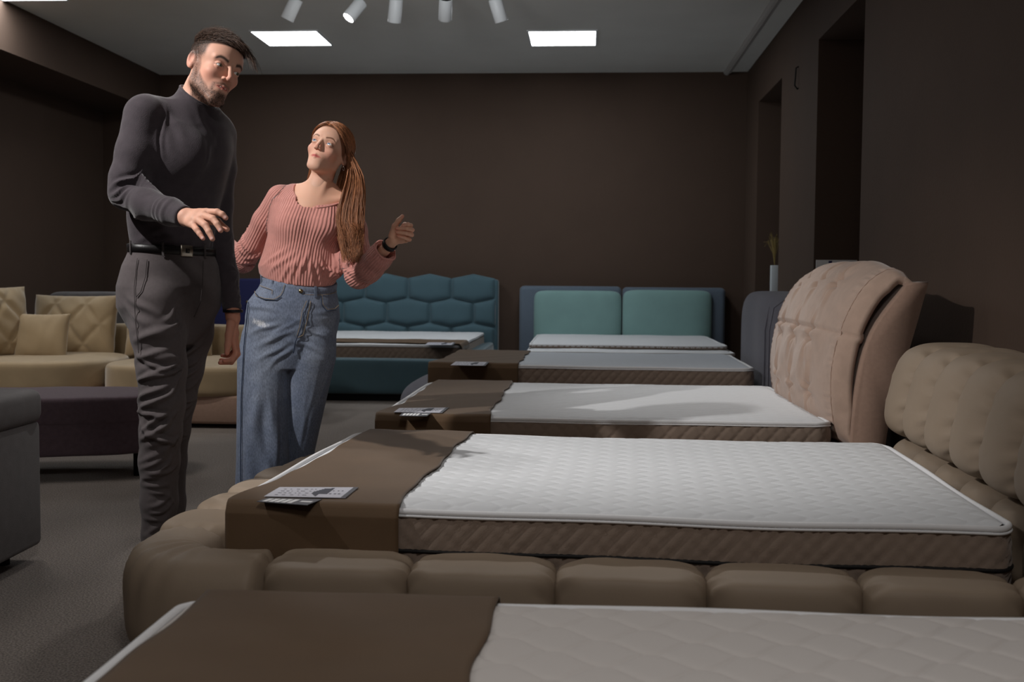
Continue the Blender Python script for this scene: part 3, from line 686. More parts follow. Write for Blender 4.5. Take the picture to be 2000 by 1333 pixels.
# ================================================================== people toolkit: signed distance volumes turned into meshes
class Field:
    def __init__(s, lo, hi, h):
        s.lo = np.array(lo, float); s.h = h; n = np.ceil((np.array(hi)-s.lo)/h).astype(int)+1; s.n = n
        s.ax = [s.lo[i]+h*np.arange(n[i]) for i in range(3)]
        s.F = np.full(n, .05, np.float32)
    def sub(s, c0, c1, pad):
        a = np.clip(((np.array(c0)-pad-s.lo)/s.h).astype(int), 0, s.n); b = np.clip(((np.array(c1)+pad-s.lo)/s.h).astype(int)+2, 0, s.n)
        sl = tuple(slice(a[i], b[i]) for i in range(3))
        X, Y, Z = s.ax[0][sl[0]][:, None, None], s.ax[1][sl[1]][None, :, None], s.ax[2][sl[2]][None, None, :]
        return sl, X, Y, Z
    def put(s, sl, d, k, op='u'):
        A = s.F[sl]; d = d.astype(np.float32)
        if op == 'u':
            if k > 0:
                h = np.clip(.5+.5*(d-A)/k, 0, 1); s.F[sl] = d*(1-h)+A*h-k*h*(1-h)
            else: s.F[sl] = np.minimum(A, d)
        else:                                                              # subtract
            d = -d
            if k > 0:
                h = np.clip(.5-.5*(d-A)/k, 0, 1); s.F[sl] = d*(1-h)+A*h+k*h*(1-h)
            else: s.F[sl] = np.maximum(A, d)
    def cap(s, a, b, ra, rb, k=.01, op='u'):
        a = np.array(a, float); b = np.array(b, float); rm = max(ra, rb)
        sl, X, Y, Z = s.sub(np.minimum(a, b), np.maximum(a, b), rm+k+.02)
        d = b-a; L2 = max((d*d).sum(), 1e-12)
        t = np.clip(((X-a[0])*d[0]+(Y-a[1])*d[1]+(Z-a[2])*d[2])/L2, 0, 1)
        q = np.sqrt((X-a[0]-t*d[0])**2+(Y-a[1]-t*d[1])**2+(Z-a[2]-t*d[2])**2)
        s.put(sl, q-(ra+(rb-ra)*t), k, op)
    def chain(s, pts, rs, k=.01):
        for i in range(len(pts)-1): s.cap(pts[i], pts[i+1], rs[i], rs[i+1], k)
    def ell(s, c, r, k=.01, rot=None, op='u'):
        c = np.array(c, float); r = np.array(r, float); rm = r.max()
        sl, X, Y, Z = s.sub(c-rm, c+rm, k+.02); X, Y, Z = X-c[0], Y-c[1], Z-c[2]
        if rot is not None:
            m = np.array(rot); X, Y, Z = (m[0][0]*X+m[0][1]*Y+m[0][2]*Z, m[1][0]*X+m[1][1]*Y+m[1][2]*Z, m[2][0]*X+m[2][1]*Y+m[2][2]*Z)
        k0 = np.sqrt((X/r[0])**2+(Y/r[1])**2+(Z/r[2])**2); k1 = np.sqrt((X/r[0]**2)**2+(Y/r[1]**2)**2+(Z/r[2]**2)**2)
        s.put(sl, k0*(k0-1)/np.maximum(k1, 1e-6), k, op)
    def loft(s, cs, ab, yaw, k=.01, e=2.):
        """stack of elliptic sections: centres cs (bottom to top), half sizes ab=(lateral, depth), turned by yaw"""
        cs = np.array(cs, float); ab = np.array(ab, float); o_ = cs[:, 2].argsort(); cs = cs[o_]; ab = ab[o_]
        sl, X, Y, Z = s.sub(cs.min(0)-ab.max(), cs.max(0)+ab.max(), .02)
        z = np.clip(Z, cs[0, 2], cs[-1, 2])
        f = lambda v: np.interp(z.ravel(), cs[:, 2], v).reshape(z.shape)
        cx, cy, a, b = f(cs[:, 0]), f(cs[:, 1]), f(ab[:, 0]), f(ab[:, 1])
        c_, s_ = math.cos(yaw), math.sin(yaw); x = (X-cx)*c_+(Y-cy)*s_; y = -(X-cx)*s_+(Y-cy)*c_
        rr = (np.abs(x/a)**e+np.abs(y/b)**e)**(1/e); d = (rr-1)*np.minimum(a, b)
        dz = np.maximum(cs[0, 2]-Z, Z-cs[-1, 2]); d = np.where(dz > 0, np.sqrt(np.maximum(d, 0)**2+dz**2)+np.minimum(d, 0)*.0, d)
        d = np.maximum(d, np.where(dz > 0, dz, -1))
        s.put(sl, d, k)
    def blur(s, n=1):
        for _ in range(n):
            for a in range(3): s.F = (np.roll(s.F, 1, a)+2*s.F+np.roll(s.F, -1, a))/4
    def cut(s, c, n, r, k=.002):
        c = np.array(c, float); n = np.array(n, float); n /= np.linalg.norm(n)
        sl, X, Y, Z = s.sub(c-r, c+r, .01); X, Y, Z = X-c[0], Y-c[1], Z-c[2]
        s.put(sl, np.maximum(-(X*n[0]+Y*n[1]+Z*n[2]), np.sqrt(X*X+Y*Y+Z*Z)-r), k, 's')
    def mesh(s, smooth=0):
        F = s.F; F[0] = F[-1] = .05; F[:, 0] = F[:, -1] = .05; F[:, :, 0] = F[:, :, -1] = .05
        ins = F < 0; n = s.n
        c = np.zeros(n-1, np.int8)
        offs = [(i, j, k) for i in (0, 1) for j in (0, 1) for k in (0, 1)]
        for i, j, k in offs: c += ins[i:n[0]-1+i, j:n[1]-1+j, k:n[2]-1+k]
        act = np.argwhere((c > 0) & (c < 8)); idx = np.full(n-1, -1, np.int32); idx[tuple(act.T)] = np.arange(len(act))
        vals = np.stack([F[act[:, 0]+i, act[:, 1]+j, act[:, 2]+k] for i, j, k in offs], 1)
        P = np.zeros((len(act), 3)); W_ = np.zeros(len(act))
        for a in range(8):
            for b in range(a+1, 8):
                oa, ob = np.array(offs[a]), np.array(offs[b])
                if np.abs(oa-ob).sum() != 1: continue
                va, vb = vals[:, a], vals[:, b]; mk = (va < 0) != (vb < 0)
                t = np.where(mk, va/np.where(mk, va-vb, 1), 0); P += np.where(mk[:, None], oa+(ob-oa)*t[:, None], 0); W_ += mk
        V = (act+P/W_[:, None])*s.h+s.lo; Q = []
        for a in range(3):
            b, c2 = (a+1) % 3, (a+2) % 3
            sh = [slice(None)]*3; sh2 = [slice(None)]*3; sh[a] = slice(0, n[a]-1); sh2[a] = slice(1, n[a])
            A, B = ins[tuple(sh)], ins[tuple(sh2)]; e = np.argwhere(A != B)
            e = e[(e[:, b] > 0) & (e[:, c2] > 0) & (e[:, b] < n[b]-1) & (e[:, c2] < n[c2]-1)]
            def cell(db, dc): q = e.copy(); q[:, b] += db; q[:, c2] += dc; return idx[tuple(q.T)]
            f = np.stack([cell(-1, -1), cell(0, -1), cell(0, 0), cell(-1, 0)], 1); fl = ~A[tuple(e.T)]; f[fl] = f[fl][:, ::-1]; Q.append(f)
        Fq = np.concatenate(Q); Fq = Fq[(Fq >= 0).all(1)]
        for _ in range(smooth): V = relax(V, Fq)
        return V, Fq
def relax(V, F, lam=.5):
    S = np.zeros_like(V); C = np.zeros(len(V))
    for i in range(4):
        a, b = F[:, i], F[:, (i+1) % 4]
        np.add.at(S, a, V[b]); np.add.at(C, a, 1); np.add.at(S, b, V[a]); np.add.at(C, b, 1)
    return V+lam*(S/np.maximum(C, 1)[:, None]-V)
def vnormals(V, F):
    n = np.cross(V[F[:, 2]]-V[F[:, 0]], V[F[:, 3]]-V[F[:, 1]]); N_ = np.zeros_like(V)
    for i in range(4): np.add.at(N_, F[:, i], n)
    return N_/np.maximum(np.linalg.norm(N_, axis=1), 1e-9)[:, None]
def set_col(o, C, name='col'):
    a = o.data.color_attributes.new(name, 'FLOAT_COLOR', 'POINT'); c = np.ones((len(o.data.vertices), 4), np.float32); c[:, :3] = C[:, :3]; a.data.foreach_set('color', c.ravel())
def set_val(o, v, name): a = o.data.attributes.new(name, 'FLOAT', 'POINT'); a.data.foreach_set('value', v.astype(np.float32))
def seg_param(V, a, b):
    a = np.array(a, float); b = np.array(b, float); d = b-a; L = np.linalg.norm(d); t = ((V-a)@d)/L**2
    return np.linalg.norm(V-a-np.clip(t, 0, 1)[:, None]*d, axis=1), t, L
def frame(d, hint):
    d = np.array(d, float); d /= np.linalg.norm(d); h = np.array(hint, float); u = h-d*(h@d); u /= np.linalg.norm(u); return d, u, np.cross(d, u)
def rotm(yaw, pitch, roll):
    """head frame: columns = right(lateral), forward, up in the world. yaw 0 faces the camera (-Y), positive turns to photo right; pitch up +; roll + leans to photo right"""
    f = np.array([math.sin(yaw)*math.cos(pitch), -math.cos(yaw)*math.cos(pitch), math.sin(pitch)])
    l = np.array([math.cos(yaw), math.sin(yaw), 0.])                       # photo-right side of the head
    u = np.cross(l, f)*-1
    c, s = math.cos(roll), math.sin(roll)
    l2 = l*c-u*s; u2 = u*c+l*s
    return np.stack([l2, f, u2], 1)
def smoothstep(a, b, x): t = np.clip((x-a)/(b-a), 0, 1); return t*t*(3-2*t)
def gauss(P, c, r): return np.exp(-((((P-np.array(c))/np.array(r))**2).sum(1)))
def lc(r, g, b): return np.array(rgb(r, g, b)[:3])

def build_head(male, h=.0016):
    """head in local coordinates x lateral, y forward, z up; origin midway between the ears"""
    f = Field((-.11, -.125, -.20), (.11, .135, .15), h)
    if male: jw, jz, ch, br, nl = .050, -.062, -.112, 1.0, 1.0
    else: jw, jz, ch, br, nl = .038, -.056, -.102, .35, .93
    f.ell((0, -.012, .045), (.075, .097, .084), .01)
    f.ell((0, .022, .035), (.066, .072, .066), .02)                        # forehead
    f.ell((0, .030, -.028), (.056 if male else .055, .062, .070), .02)                       # mid face
    for s in (-1, 1):
        f.cap((s*jw, .0, jz), (s*.016, .078 if male else .070, ch+.012), .017, .014, .022)   # jaw line
        f.cap((s*.062, -.005, -.01), (s*jw, .0, jz), .012, .014, .02)
        f.ell((s*.039, .061, -.020), (.017, .018, .014), .024)             # cheekbone
        f.cap((s*.012, .088, .026), (s*.046, .071, .028), .0075*(.6+.4*br), .006, .014)   # brow
    f.ell((0, .078 if male else .071, ch+.010), (.019, .018, .016), .018)                    # chin
    f.ell((0, .075 if male else .070, -.062), (.026, .023, .026), .018)                      # muzzle
    for s in (-1, 1): f.ell((s*.033, .101, .006), (.0165, .017, .0115), .010, op='s')     # eye sockets
    f.cap((0, .090, .020), (0, .114*(.5+.5*nl)+.001, -.020), .0060, .0078*nl, .007)       # nose
    f.ell((0, .110*(.55+.45*nl), -.025), (.0085, .0085, .0075), .005)
    for s in (-1, 1):
        f.ell((s*.0115*nl, .099, -.0265), (.0052, .0085, .0055), .005)
        f.ell((s*.006, .1035, -.0335), (.0028, .0045, .003), .002, op='s')
    # lips
    ly = -.0025 if male else -.0045; lw = .0265 if male else .0235
    for s in (-1, 1):
        f.cap((0, .0990+ly, -.0522), (s*lw, .0840+ly*.5-(lw-.0235)*.8, -.0545), .0040, .0020, .004)
        f.cap((0, .0970+ly, -.0625), (s*(lw-.003), .0855+ly*.5-(lw-.0235)*.8, -.0575), .0052, .0024, .004)
        f.cap((0, .1050+ly, -.0573), (s*.022, .0895+ly*.5, -.0568), .0010 if not male else .0028, .0005, .0015, op='s')
    # eyelids over eyeballs
    for s in (-1, 1):
        c = np.array([s*.0325, .0775, .006]); r = .0134
        sl, X, Y, Z = f.sub(c-r, c+r, .01); d = np.sqrt((X-c[0])**2+(Y-c[1])**2+(Z-c[2])**2)-r
        xx = (X-c[0])/.0125; lim = np.clip(1-xx**2, 0, None)
        up, dn = (.0050 if male else .0058)*lim-.0002, -(.0040 if male else .0044)*lim
        slot = np.where((np.abs(xx) < 1) & (Y > c[1]), np.minimum(up-(Z-c[2]), (Z-c[2])-dn), -.01)
        f.put(sl, np.maximum(d, np.broadcast_to(slot, d.shape)), .0012)
    # ears
    for s in (-1, 1):
        c, s_ = math.cos(R(24)), math.sin(R(24))
        rot = [[c, s*s_, 0], [-s*s_, c, 0], [0, 0, 1]]
        e = np.array([s*.078, -.014, .002]); f.ell(e, (.0065, .0165, .031), .006, rot)
        f.ell(e+np.array([s*.0085, .004, .003]), (.0078, .0105, .021), .003, rot, op='s')
        f.ell(e+np.array([-s*.001, .006, -.022]), (.006, .009, .010), .005, rot)
    # neck
    f.cap((0, -.028, -.06), (0, -.045, -.20), .055 if male else .046, .060 if male else .050, .022)
    V, Fq = f.mesh(1)
    sq = .90 if male else .94; V[:, 2] = np.where(V[:, 2] > .03, .03+(V[:, 2]-.03)*sq, V[:, 2])
    P = V; ax = np.abs(P[:, 0])
    base = lc(214, 164, 142) if male else lc(224, 176, 152)
    C = np.tile(base, (len(P), 1))
    def tint(w, col): C[:] = C*(1-w[:, None])+np.array(col)*w[:, None]
    A = np.stack([ax, P[:, 1], P[:, 2]], 1)
    tint(.32*gauss(A, (.043, .07, -.03), (.026, .05, .026)), lc(214, 120, 104))      # cheeks
    tint(.4*gauss(A, (0, .115, -.022), (.014, .02, .012)), lc(212, 120, 104))
    tint(.3*gauss(A, (.082, -.014, .0), (.012, .03, .035)), lc(216, 112, 96))
    front = P[:, 1] > .075
    w = np.clip(gauss(A, (.0, .096+ly, -.0575), (lw, .02, .0074))*1.8-.45, 0, 1)*front
    tint(np.clip(w, 0, .9), lc(196, 92, 90) if not male else lc(206, 112, 104))
    slit = np.clip(1.4*gauss(A, (0, .095, -.0577), (lw-.0025, .02, .0016 if not male else .0020))-.3, 0, 1)*front
    tint(slit*(.6 if not male else .85), lc(130, 52, 50) if not male else lc(84, 38, 34))
    # brows
    bz = .0265+.006*smoothstep(.012, .034, ax)-.009*smoothstep(.038, .054, ax)
    w = np.exp(-((P[:, 2]-bz-.0)/(.0054 if male else .0032))**2)*smoothstep(.012, .017, ax)*(1-smoothstep(.046, .056, ax))*(P[:, 1] > .05)
    tint(np.clip(w*1.15, 0, .95), lc(38, 26, 20) if male else lc(112, 72, 52))
    # lashes / lid edge
    for s in (-1, 1):
        d = np.linalg.norm((P-np.array([s*.0325, .0775, .006]))/np.array([1, 1, 1]), axis=1)
        xx = (P[:, 0]-s*.0325)/.0135; rim = .0050*np.clip(1-xx**2, 0, 1)+.006
        w = np.exp(-((P[:, 2]-rim)/.0016)**2)*(np.abs(xx) < 1.15)*(d < .0155)
        tint(w*.85, lc(40, 26, 22)); tint(np.exp(-((d-.017)/.004)**2)*.25, lc(170, 100, 84))
    if male:                                                               # beard, moustache, fade
        nz = .8+.22*RNG.normal(size=len(P))+.12*snoise(P, 140, 2)
        jawd = smoothstep(.010, -.022, P[:, 2]+.50*np.clip(P[:, 1]-.045, 0, 1)*0)
        side = smoothstep(.030, .048, ax+ (P[:, 1]*0))
        bl = np.maximum(-.014-.95*(P[:, 1]-.012), -.068); b1 = smoothstep(.004, -.012, P[:, 2]-bl)*smoothstep(-.006, .006, P[:, 1])
        
        b1 = np.maximum(b1, .8*(P[:, 2] < .03)*(P[:, 2] > -.05)*(ax > .05)*smoothstep(-.006, .004, P[:, 1])*smoothstep(.030, .018, P[:, 1]))
        must = np.exp(-((P[:, 2]+.0445+.25*ax)/.0058)**2)*(ax < .030)*front
        b2 = np.clip(b1*(1-np.exp(-((P[:, 2]+.0575)/.0085)**2)*(ax < .022)*front)+must*.85, 0, 1)
        gg = np.exp(-((ax-.0285)/.0055)**2)*smoothstep(-.090, -.078, P[:, 2])*smoothstep(-.044, -.052, P[:, 2])*(P[:, 1] > .06); b2 = np.maximum(b2, gg*.95)
        b2 *= 1-smoothstep(-.110, -.128, P[:, 2])*.85
        chin = gauss(A, (0, .085, -.09), (.034, .03, .026))
        tint(np.clip(b2*(.78+.3*chin)*np.clip(nz, .5, 1.2), 0, .95), lc(42, 29, 24))
        fade = smoothstep(-.005, .030, P[:, 2]-.25*np.clip(P[:, 1], 0, 1))*smoothstep(.048, .028, P[:, 1])
        fade = np.maximum(fade, smoothstep(-.05, -.01, P[:, 2])*smoothstep(-.03, -.05, P[:, 1]))
        tint(np.clip(fade*np.clip(nz+.25*smoothstep(.0, .03, P[:, 2]), .55, 1.2), 0, .95), lc(46, 34, 28))
    if male: hm = smoothstep(-.004, .004, P[:, 2]-(.070+.30*(P[:, 1]-.06)+.5*np.clip(.02-P[:, 1], 0, 1)*0))*(P[:, 1] < .085)
    else:
        hl = .080+.75*(P[:, 1]-.078)-.9*np.clip(ax-.03, 0, 1); hl = np.where(P[:, 1] < -.02, hl-3.5*(-.02-P[:, 1]), hl)
        hm = smoothstep(-.004, .004, P[:, 2]-hl)*(P[:, 2] > -.09)*(1-gauss(A, (.084, -.012, 0), (.008, .02, .03)))
    tint(hm*.95, lc(46, 34, 28) if male else lc(108, 66, 42))
    return V, Fq, C

def eyeball(parent, Rm, org, s, gaze, iris, sc=1., name='eye'):
    c = np.array([s*.0325, .0775, .006]); r = .0121
    bm = bmesh.new(); bmesh.ops.create_uvsphere(bm, u_segments=40, v_segments=28, radius=r)
    me = bpy.data.meshes.new(name); bm.to_mesh(me); bm.free(); me.polygons.foreach_set('use_smooth', [True]*len(me.polygons))
    o = bpy.data.objects.new(name, me); COL.objects.link(o); o.parent = parent
    co = np.zeros(len(me.vertices)*3); me.vertices.foreach_get('co', co); co = co.reshape(-1, 3)
    g = np.array(gaze, float); g /= np.linalg.norm(g); a = np.degrees(np.arccos(np.clip((co/r)@g, -1, 1)))
    C = np.tile(lc(232, 226, 222), (len(co), 1)); C[a < 31] = lc(*iris)*.45; C[a < 28] = lc(*iris); C[a < 12] = lc(10, 8, 8)
    W_ = co@Rm.T; me.vertices.foreach_set('co', W_.ravel()); o.location = np.array(org)+Rm@(c*sc); o.scale = (sc, sc, sc)
    set_col(o, C); me.materials.append(M['eye']); return o
def strands(name, guides, radii, m, parent, base=None, var=.35):
    """guides (N, m, 3); radii (N, m) -> one mesh of thin three-sided locks"""
    G = np.asarray(guides, float); N_, K, _ = G.shape; T = np.gradient(G, axis=1); T /= np.maximum(np.linalg.norm(T, axis=2), 1e-9)[..., None]
    up = np.array([.31, .77, .55]); A = np.cross(T, up); A /= np.maximum(np.linalg.norm(A, axis=2), 1e-9)[..., None]; B = np.cross(T, A)
    V = np.stack([G+(A*math.cos(t)+B*math.sin(t))*radii[..., None] for t in (0, 2.094, 4.189)], 2)   # N,K,3,3
    V = V.reshape(-1, 3); i = np.arange(N_)[:, None, None]*K*3; k = np.arange(K-1)[None, :, None]*3; j = np.arange(3)[None, None, :]
    a = i+k+j; b = i+k+(j+1) % 3; F = np.stack([a, b, b+3, a+3], -1).reshape(-1, 4)
    o = mesh_obj(name, V, F, m, parent)
    if base is not None:
        k = np.exp(np.random.default_rng(3).normal(size=N_)*var).clip(.3, 1.7); set_col(o, np.repeat(lc(*base)[None, :]*k[:, None], K*3, 0))
    return o

M['skin'] = attr_mat('skin', rough=.56, bump=.12, bscale=700, spec=.3)
M['skin'].node_tree.nodes['Principled BSDF'].inputs['Subsurface Weight'].default_value = .12
M['skin'].node_tree.nodes['Principled BSDF'].inputs['Subsurface Radius'].default_value = (.012, .004, .002)
M['skin'].node_tree.nodes['Principled BSDF'].inputs['Subsurface Scale'].default_value = .6
M['eye'] = attr_mat('eye', rough=.08, spec=.8)
M['mhair'] = attr_mat('dark_brown_hair', rough=.5, spec=.4)
M['whair'] = attr_mat('auburn_hair', rough=.42, spec=.45)
M['teeth'] = mat('teeth', rgb(225, 215, 205), .3)

def hand(f, W0, pts, r0, k=.006):
    """f Field; pts: dict with wrist, knuckles[4], fingers[4]=[pip,dip/tip...], thumb=[cmc,mcp,ip,tip]"""
    Kn = [np.array(p) for p in pts['kn']]; w = np.array(pts['wrist']); sp = pts.get('wspread')
    for i, kn in enumerate(Kn):
        a = w+(sp[i] if sp is not None else 0)
        f.cap(a, kn, r0*1.25, r0*1.12, .012)
    for i in range(3):
        f.cap(w*.35+Kn[i]*.65, w*.35+Kn[i+1]*.65, r0*1.15, r0*1.15, .01)
    for i, fg in enumerate(pts['fg']):
        q = [Kn[i]]+[np.array(p) for p in fg]; rr = [r0*1.05, r0*.98, r0*.86, r0*.72] if len(q) == 4 else [r0*1.05, r0*.95, r0*.74]
        if i == 3: rr = [x*.86 for x in rr]
        f.chain(q, rr, .003)
    q = [np.array(p) for p in pts['th']]; f.chain(q, [r0*1.5, r0*1.2, r0*1.05, r0*.8][:len(q)], .006)
def hand_color(V, nails, base=(214, 164, 142)):
    C = np.tile(lc(*base), (len(V), 1))
    for c in nails['tips']: w = np.exp(-(np.linalg.norm(V-np.array(c), axis=1)/.012)**2)[:, None]*.35; C = C*(1-w)+lc(214, 118, 104)*w
    for c in nails['nails']:
        w = np.clip(2.2*np.exp(-(np.linalg.norm(V-np.array(c), axis=1)/.0052)**2)-.6, 0, .7)[:, None]; C = C*(1-w)+lc(238, 196, 190)*w
    for c in nails.get('kn', []): w = np.exp(-(np.linalg.norm(V-np.array(c), axis=1)/.009)**2)[:, None]*.25; C = C*(1-w)+lc(196, 110, 96)*w
    return C
def join_parts(name, parts, m, parent):
    V = []; F = []; C = []; n = 0
    for v, f_, c in parts: V.append(v); F.append(f_+n); C.append(c); n += len(v)
    o = mesh_obj(name, np.concatenate(V), np.concatenate(F), m, parent); set_col(o, np.concatenate(C)); return o

# ================================================================== materials for clothes
def knit(name, color, attr=None, period=.0113, depth=.003, nstr=.35, nsc=260, sheen=.25, var=.06):
    m = mat(name, color, .88, sheen=sheen, bump=nstr, bscale=nsc, var=var, vscale=45)
    if attr:
        nt = m.node_tree; N = nt.nodes; L = nt.links; b = N['Principled BSDF']; old = b.inputs['Normal'].links[0].from_socket
        a = N.new('ShaderNodeAttribute'); a.attribute_name = attr
        mm = N.new('ShaderNodeMath'); mm.operation = 'MULTIPLY'; mm.inputs[1].default_value = 2*PI/period; L.new(a.outputs['Fac'], mm.inputs[0])
        sn = N.new('ShaderNodeMath'); sn.operation = 'SINE'; L.new(mm.outputs[0], sn.inputs[0])
        am = N.new('ShaderNodeAttribute'); am.attribute_name = attr+'_w'
        mu = N.new('ShaderNodeMath'); mu.operation = 'MULTIPLY'; L.new(sn.outputs[0], mu.inputs[0]); L.new(am.outputs['Fac'], mu.inputs[1])
        bp = N.new('ShaderNodeBump'); bp.inputs['Strength'].default_value = 1; bp.inputs['Distance'].default_value = depth
        L.new(mu.outputs[0], bp.inputs['Height']); L.new(old, bp.inputs['Normal']); L.new(bp.outputs[0], b.inputs['Normal'])
    return m
M['turtle'] = knit('charcoal_knit', rgb(62, 55, 60), nsc=420, var=.12)
M['pink'] = knit('pink_rib_knit', rgb(206, 142, 132), 'rib', .0112, .0013, nstr=.15)
M['chino'] = mat('grey_brown_cotton', rgb(84, 77, 78), .9, bump=.3, bscale=700, var=.07, vscale=90, sheen=.1)
def denim():
    m = attr_mat('denim', rough=.9, bump=.5, bscale=700, sheen=.1)
    nt = m.node_tree; N = nt.nodes; L = nt.links; b = N['Principled BSDF']; src = b.inputs['Base Color'].links[0].from_socket
    tc = N.new('ShaderNodeTexCoord'); mp = N.new('ShaderNodeMapping'); mp.inputs['Scale'].default_value = (260, 260, 90)
    n = N.new('ShaderNodeTexNoise'); n.inputs['Scale'].default_value = 1; n.inputs['Detail'].default_value = 4
    L.new(tc.outputs['Object'], mp.inputs[0]); L.new(mp.outputs[0], n.inputs['Vector'])
    mr = N.new('ShaderNodeMapRange'); mr.inputs[1].default_value = .3; mr.inputs[2].default_value = .7; mr.inputs[3].default_value = .72; mr.inputs[4].default_value = 1.3; L.new(n.outputs[0], mr.inputs[0])
    mx = N.new('ShaderNodeVectorMath'); mx.operation = 'SCALE'; L.new(src, mx.inputs[0]); L.new(mr.outputs[0], mx.inputs['Scale']); L.new(mx.outputs[0], b.inputs['Base Color'])
    return m
M['denim'] = denim()
M['thread'] = mat('denim_thread', rgb(150, 130, 100), .8)
M['denimdark'] = mat('denim_seam', rgb(48, 58, 78), .9)
M['leather'] = mat('black_leather', rgb(20, 18, 19), .4, bump=.1)
M['pewter'] = mat('buckle_metal', rgb(150, 142, 130), .32, metal=1)
M['shoe'] = mat('black_shoe', rgb(16, 15, 16), .5)
M['band'] = mat('watch_rubber', rgb(20, 20, 22), .5)
M['pearl'] = mat('earring_silver', rgb(220, 216, 210), .15, metal=1)
M['bone'] = mat('button_thread', rgb(60, 54, 54), .8)

def folds(V, N_, specs):
    """press soft creases into cloth: each (centre, direction along the crease, length, width, height)"""
    D_ = np.zeros(len(V))
    for c, d, L, w, a in specs:
        c = np.array(c); d = np.array(d, float); d /= np.linalg.norm(d); q = V-c; t = q@d
        bend = .25*w*np.sin(t/L*3+c[2]*50)
        n = np.cross(d, N_); n /= np.maximum(np.linalg.norm(n, axis=1), 1e-6)[:, None]
        s = (q*n).sum(1)+bend; rad = np.linalg.norm(q-t[:, None]*d-((q*n).sum(1))[:, None]*n, axis=1)
        D_ += a*np.exp(-(t/L)**2)*np.exp(-(rad/.07)**2)*(np.exp(-(s/w)**2)-.45*np.exp(-((np.abs(s)-1.7*w)/(w))**2))
    return V+N_*D_[:, None]
def ring(name, c, a, b, yaw, hh, th, m, parent, tilt=(0, 0), n=96, arc=None, flare=0.):
    """belt-like band round an elliptic section"""
    c_, s_ = math.cos(yaw), math.sin(yaw); bm = bmesh.new(); R_ = []
    for i in range(n):
        t = 2*PI*i/n; x, y = a*math.cos(t), b*math.sin(t); q = []
        for o, z in ((0, -hh), (th, -hh*.85), (th, hh*.85), (0, hh)):
            xx, yy = x*(1+(o+flare*z/hh)/a), y*(1+(o+flare*z/hh)/b); w = Vector((xx*c_-yy*s_, xx*s_+yy*c_, 0)); q.append(bm.verts.new(Vector(c)+w+Vector((0, 0, z+w.x*tilt[0]+w.y*tilt[1]))))
        R_.append(q)
    for i in range(n):
        A, B = R_[i], R_[(i+1) % n]
        for j in range(4): bm.faces.new((A[j], A[(j+1) % 4], B[(j+1) % 4], B[j]))
    return bm_obj(name, bm, m, parent)
def rib_attr(o, V, segs, torso, period=.0112, plain=None):
    """arc-length coordinate round the nearest limb or the trunk, for knit ribs"""
    best = np.full(len(V), 1e9); rib = np.zeros(len(V)); wt = np.ones(len(V))
    for a, b, r, hint in segs:
        d, t, L = seg_param(V, a, b); sd = d-r
        ax, u, v = frame(np.array(b)-np.array(a), hint); q = V-np.array(a)
        ang = np.arctan2(q@v, q@u)*r*1.05; m = sd < best; rib[m] = ang[m]; best[m] = sd[m]
    cx, cy, a, b, yaw, wid, bias = torso
    c_, s_ = math.cos(yaw), math.sin(yaw); X, Y = V[:, 0]-cx(V[:, 2]), V[:, 1]-cy(V[:, 2]); x = X*c_+Y*s_; y = -X*s_+Y*c_
    aa, bb = a(V[:, 2]), b(V[:, 2]); rr = (np.sqrt((x/aa)**2+(y/bb)**2)-1)*np.minimum(aa, bb)+bias
    m = rr < best; ang = np.arctan2(x/aa, -y/bb)*wid; rib[m] = ang[m]
    if plain is not None: wt = plain(V)
    set_val(o, rib, 'rib'); set_val(o, wt, 'rib_w')

def P3(v): return np.array(v)
# ================================================================== the man
YM = 3.70
def JM(px, py, dy=0.): return np.array(at(px, py, Y=YM+dy))
foot = at(322, 1130, Y=3.68)
man = empty('person', (foot.x, foot.y, 0), 0, 'bearded man in charcoal turtleneck and grey trousers, one hand held out', 'person')
ORG = np.array([foot.x, foot.y, 0])
def put(name, V, F, m, parent=man, org=ORG, col=None):
    o = mesh_obj(name, V-org, F, m, parent)
    if col is not None: set_col(o, col)
    return o
HY, HP, HR = R(49), R(-11), R(17)
HM = rotm(HY, HP, HR); HO = JM(418, 136, -.03); HS = 1.03
hv, hf, hc = build_head(True); hv = (hv*HS)@HM.T+HO
parts = [(hv-ORG, hf, hc)]
# trunk and arms under the clothes, hands
yw = R(42)
T = [(510, 335, .132, .088), (480, 336, .136, .092), (455, 336, .143, .098), (430, 337, .150, .102), (400, 340, .155, .108), (340, 346, .172, .118), (290, 351, .183, .122), (250, 354, .176, .115), (225, 358, .15, .095), (205, 366, .10, .075)]
def loftM(f, T, J, yaw, grow=0., k=.01, e=2., dy=0.): f.loft([J(px, py, dy) for py, px, a, b in T], [(a+grow, b+grow) for py, px, a, b in T], yaw, k, e)
RA = [(282, 228, -.12, .064), (268, 300, -.14, .063), (251, 350, -.16, .055), (246, 377, -.17, .048), (288, 399, -.24, .046), (333, 414, -.31, .038), (362, 424, -.36, .031)]
LA = [(430, 270, .12, .052), (432, 330, .13, .048), (428, 400, .15, .044), (430, 470, .14, .041), (443, 540, .11, .036), (454, 606, .08, .029)]
box = lambda pts, pad: (np.min(pts, 0)-pad, np.max(pts, 0)+pad)
# body core (hidden below the clothes, joins the head and hands)
pts = [JM(a, b, c) for a, b, c, r in RA+LA]+[JM(333, 620), JM(366, 190)]
f = Field(*box(pts, .12), .008)
loftM(f, T, JM, yw, -.012)
f.chain([JM(a, b, c) for a, b, c, r in RA], [r-.012 for a, b, c, r in RA], .02); f.chain([JM(a, b, c) for a, b, c, r in LA], [r-.012 for a, b, c, r in LA], .02)
f.cap(JM(362, 230), JM(385, 195, -.01), .055, .052, .03)
V, F_ = f.mesh(1); parts.append((V-ORG, F_, np.tile(lc(214, 164, 142), (len(V), 1))))
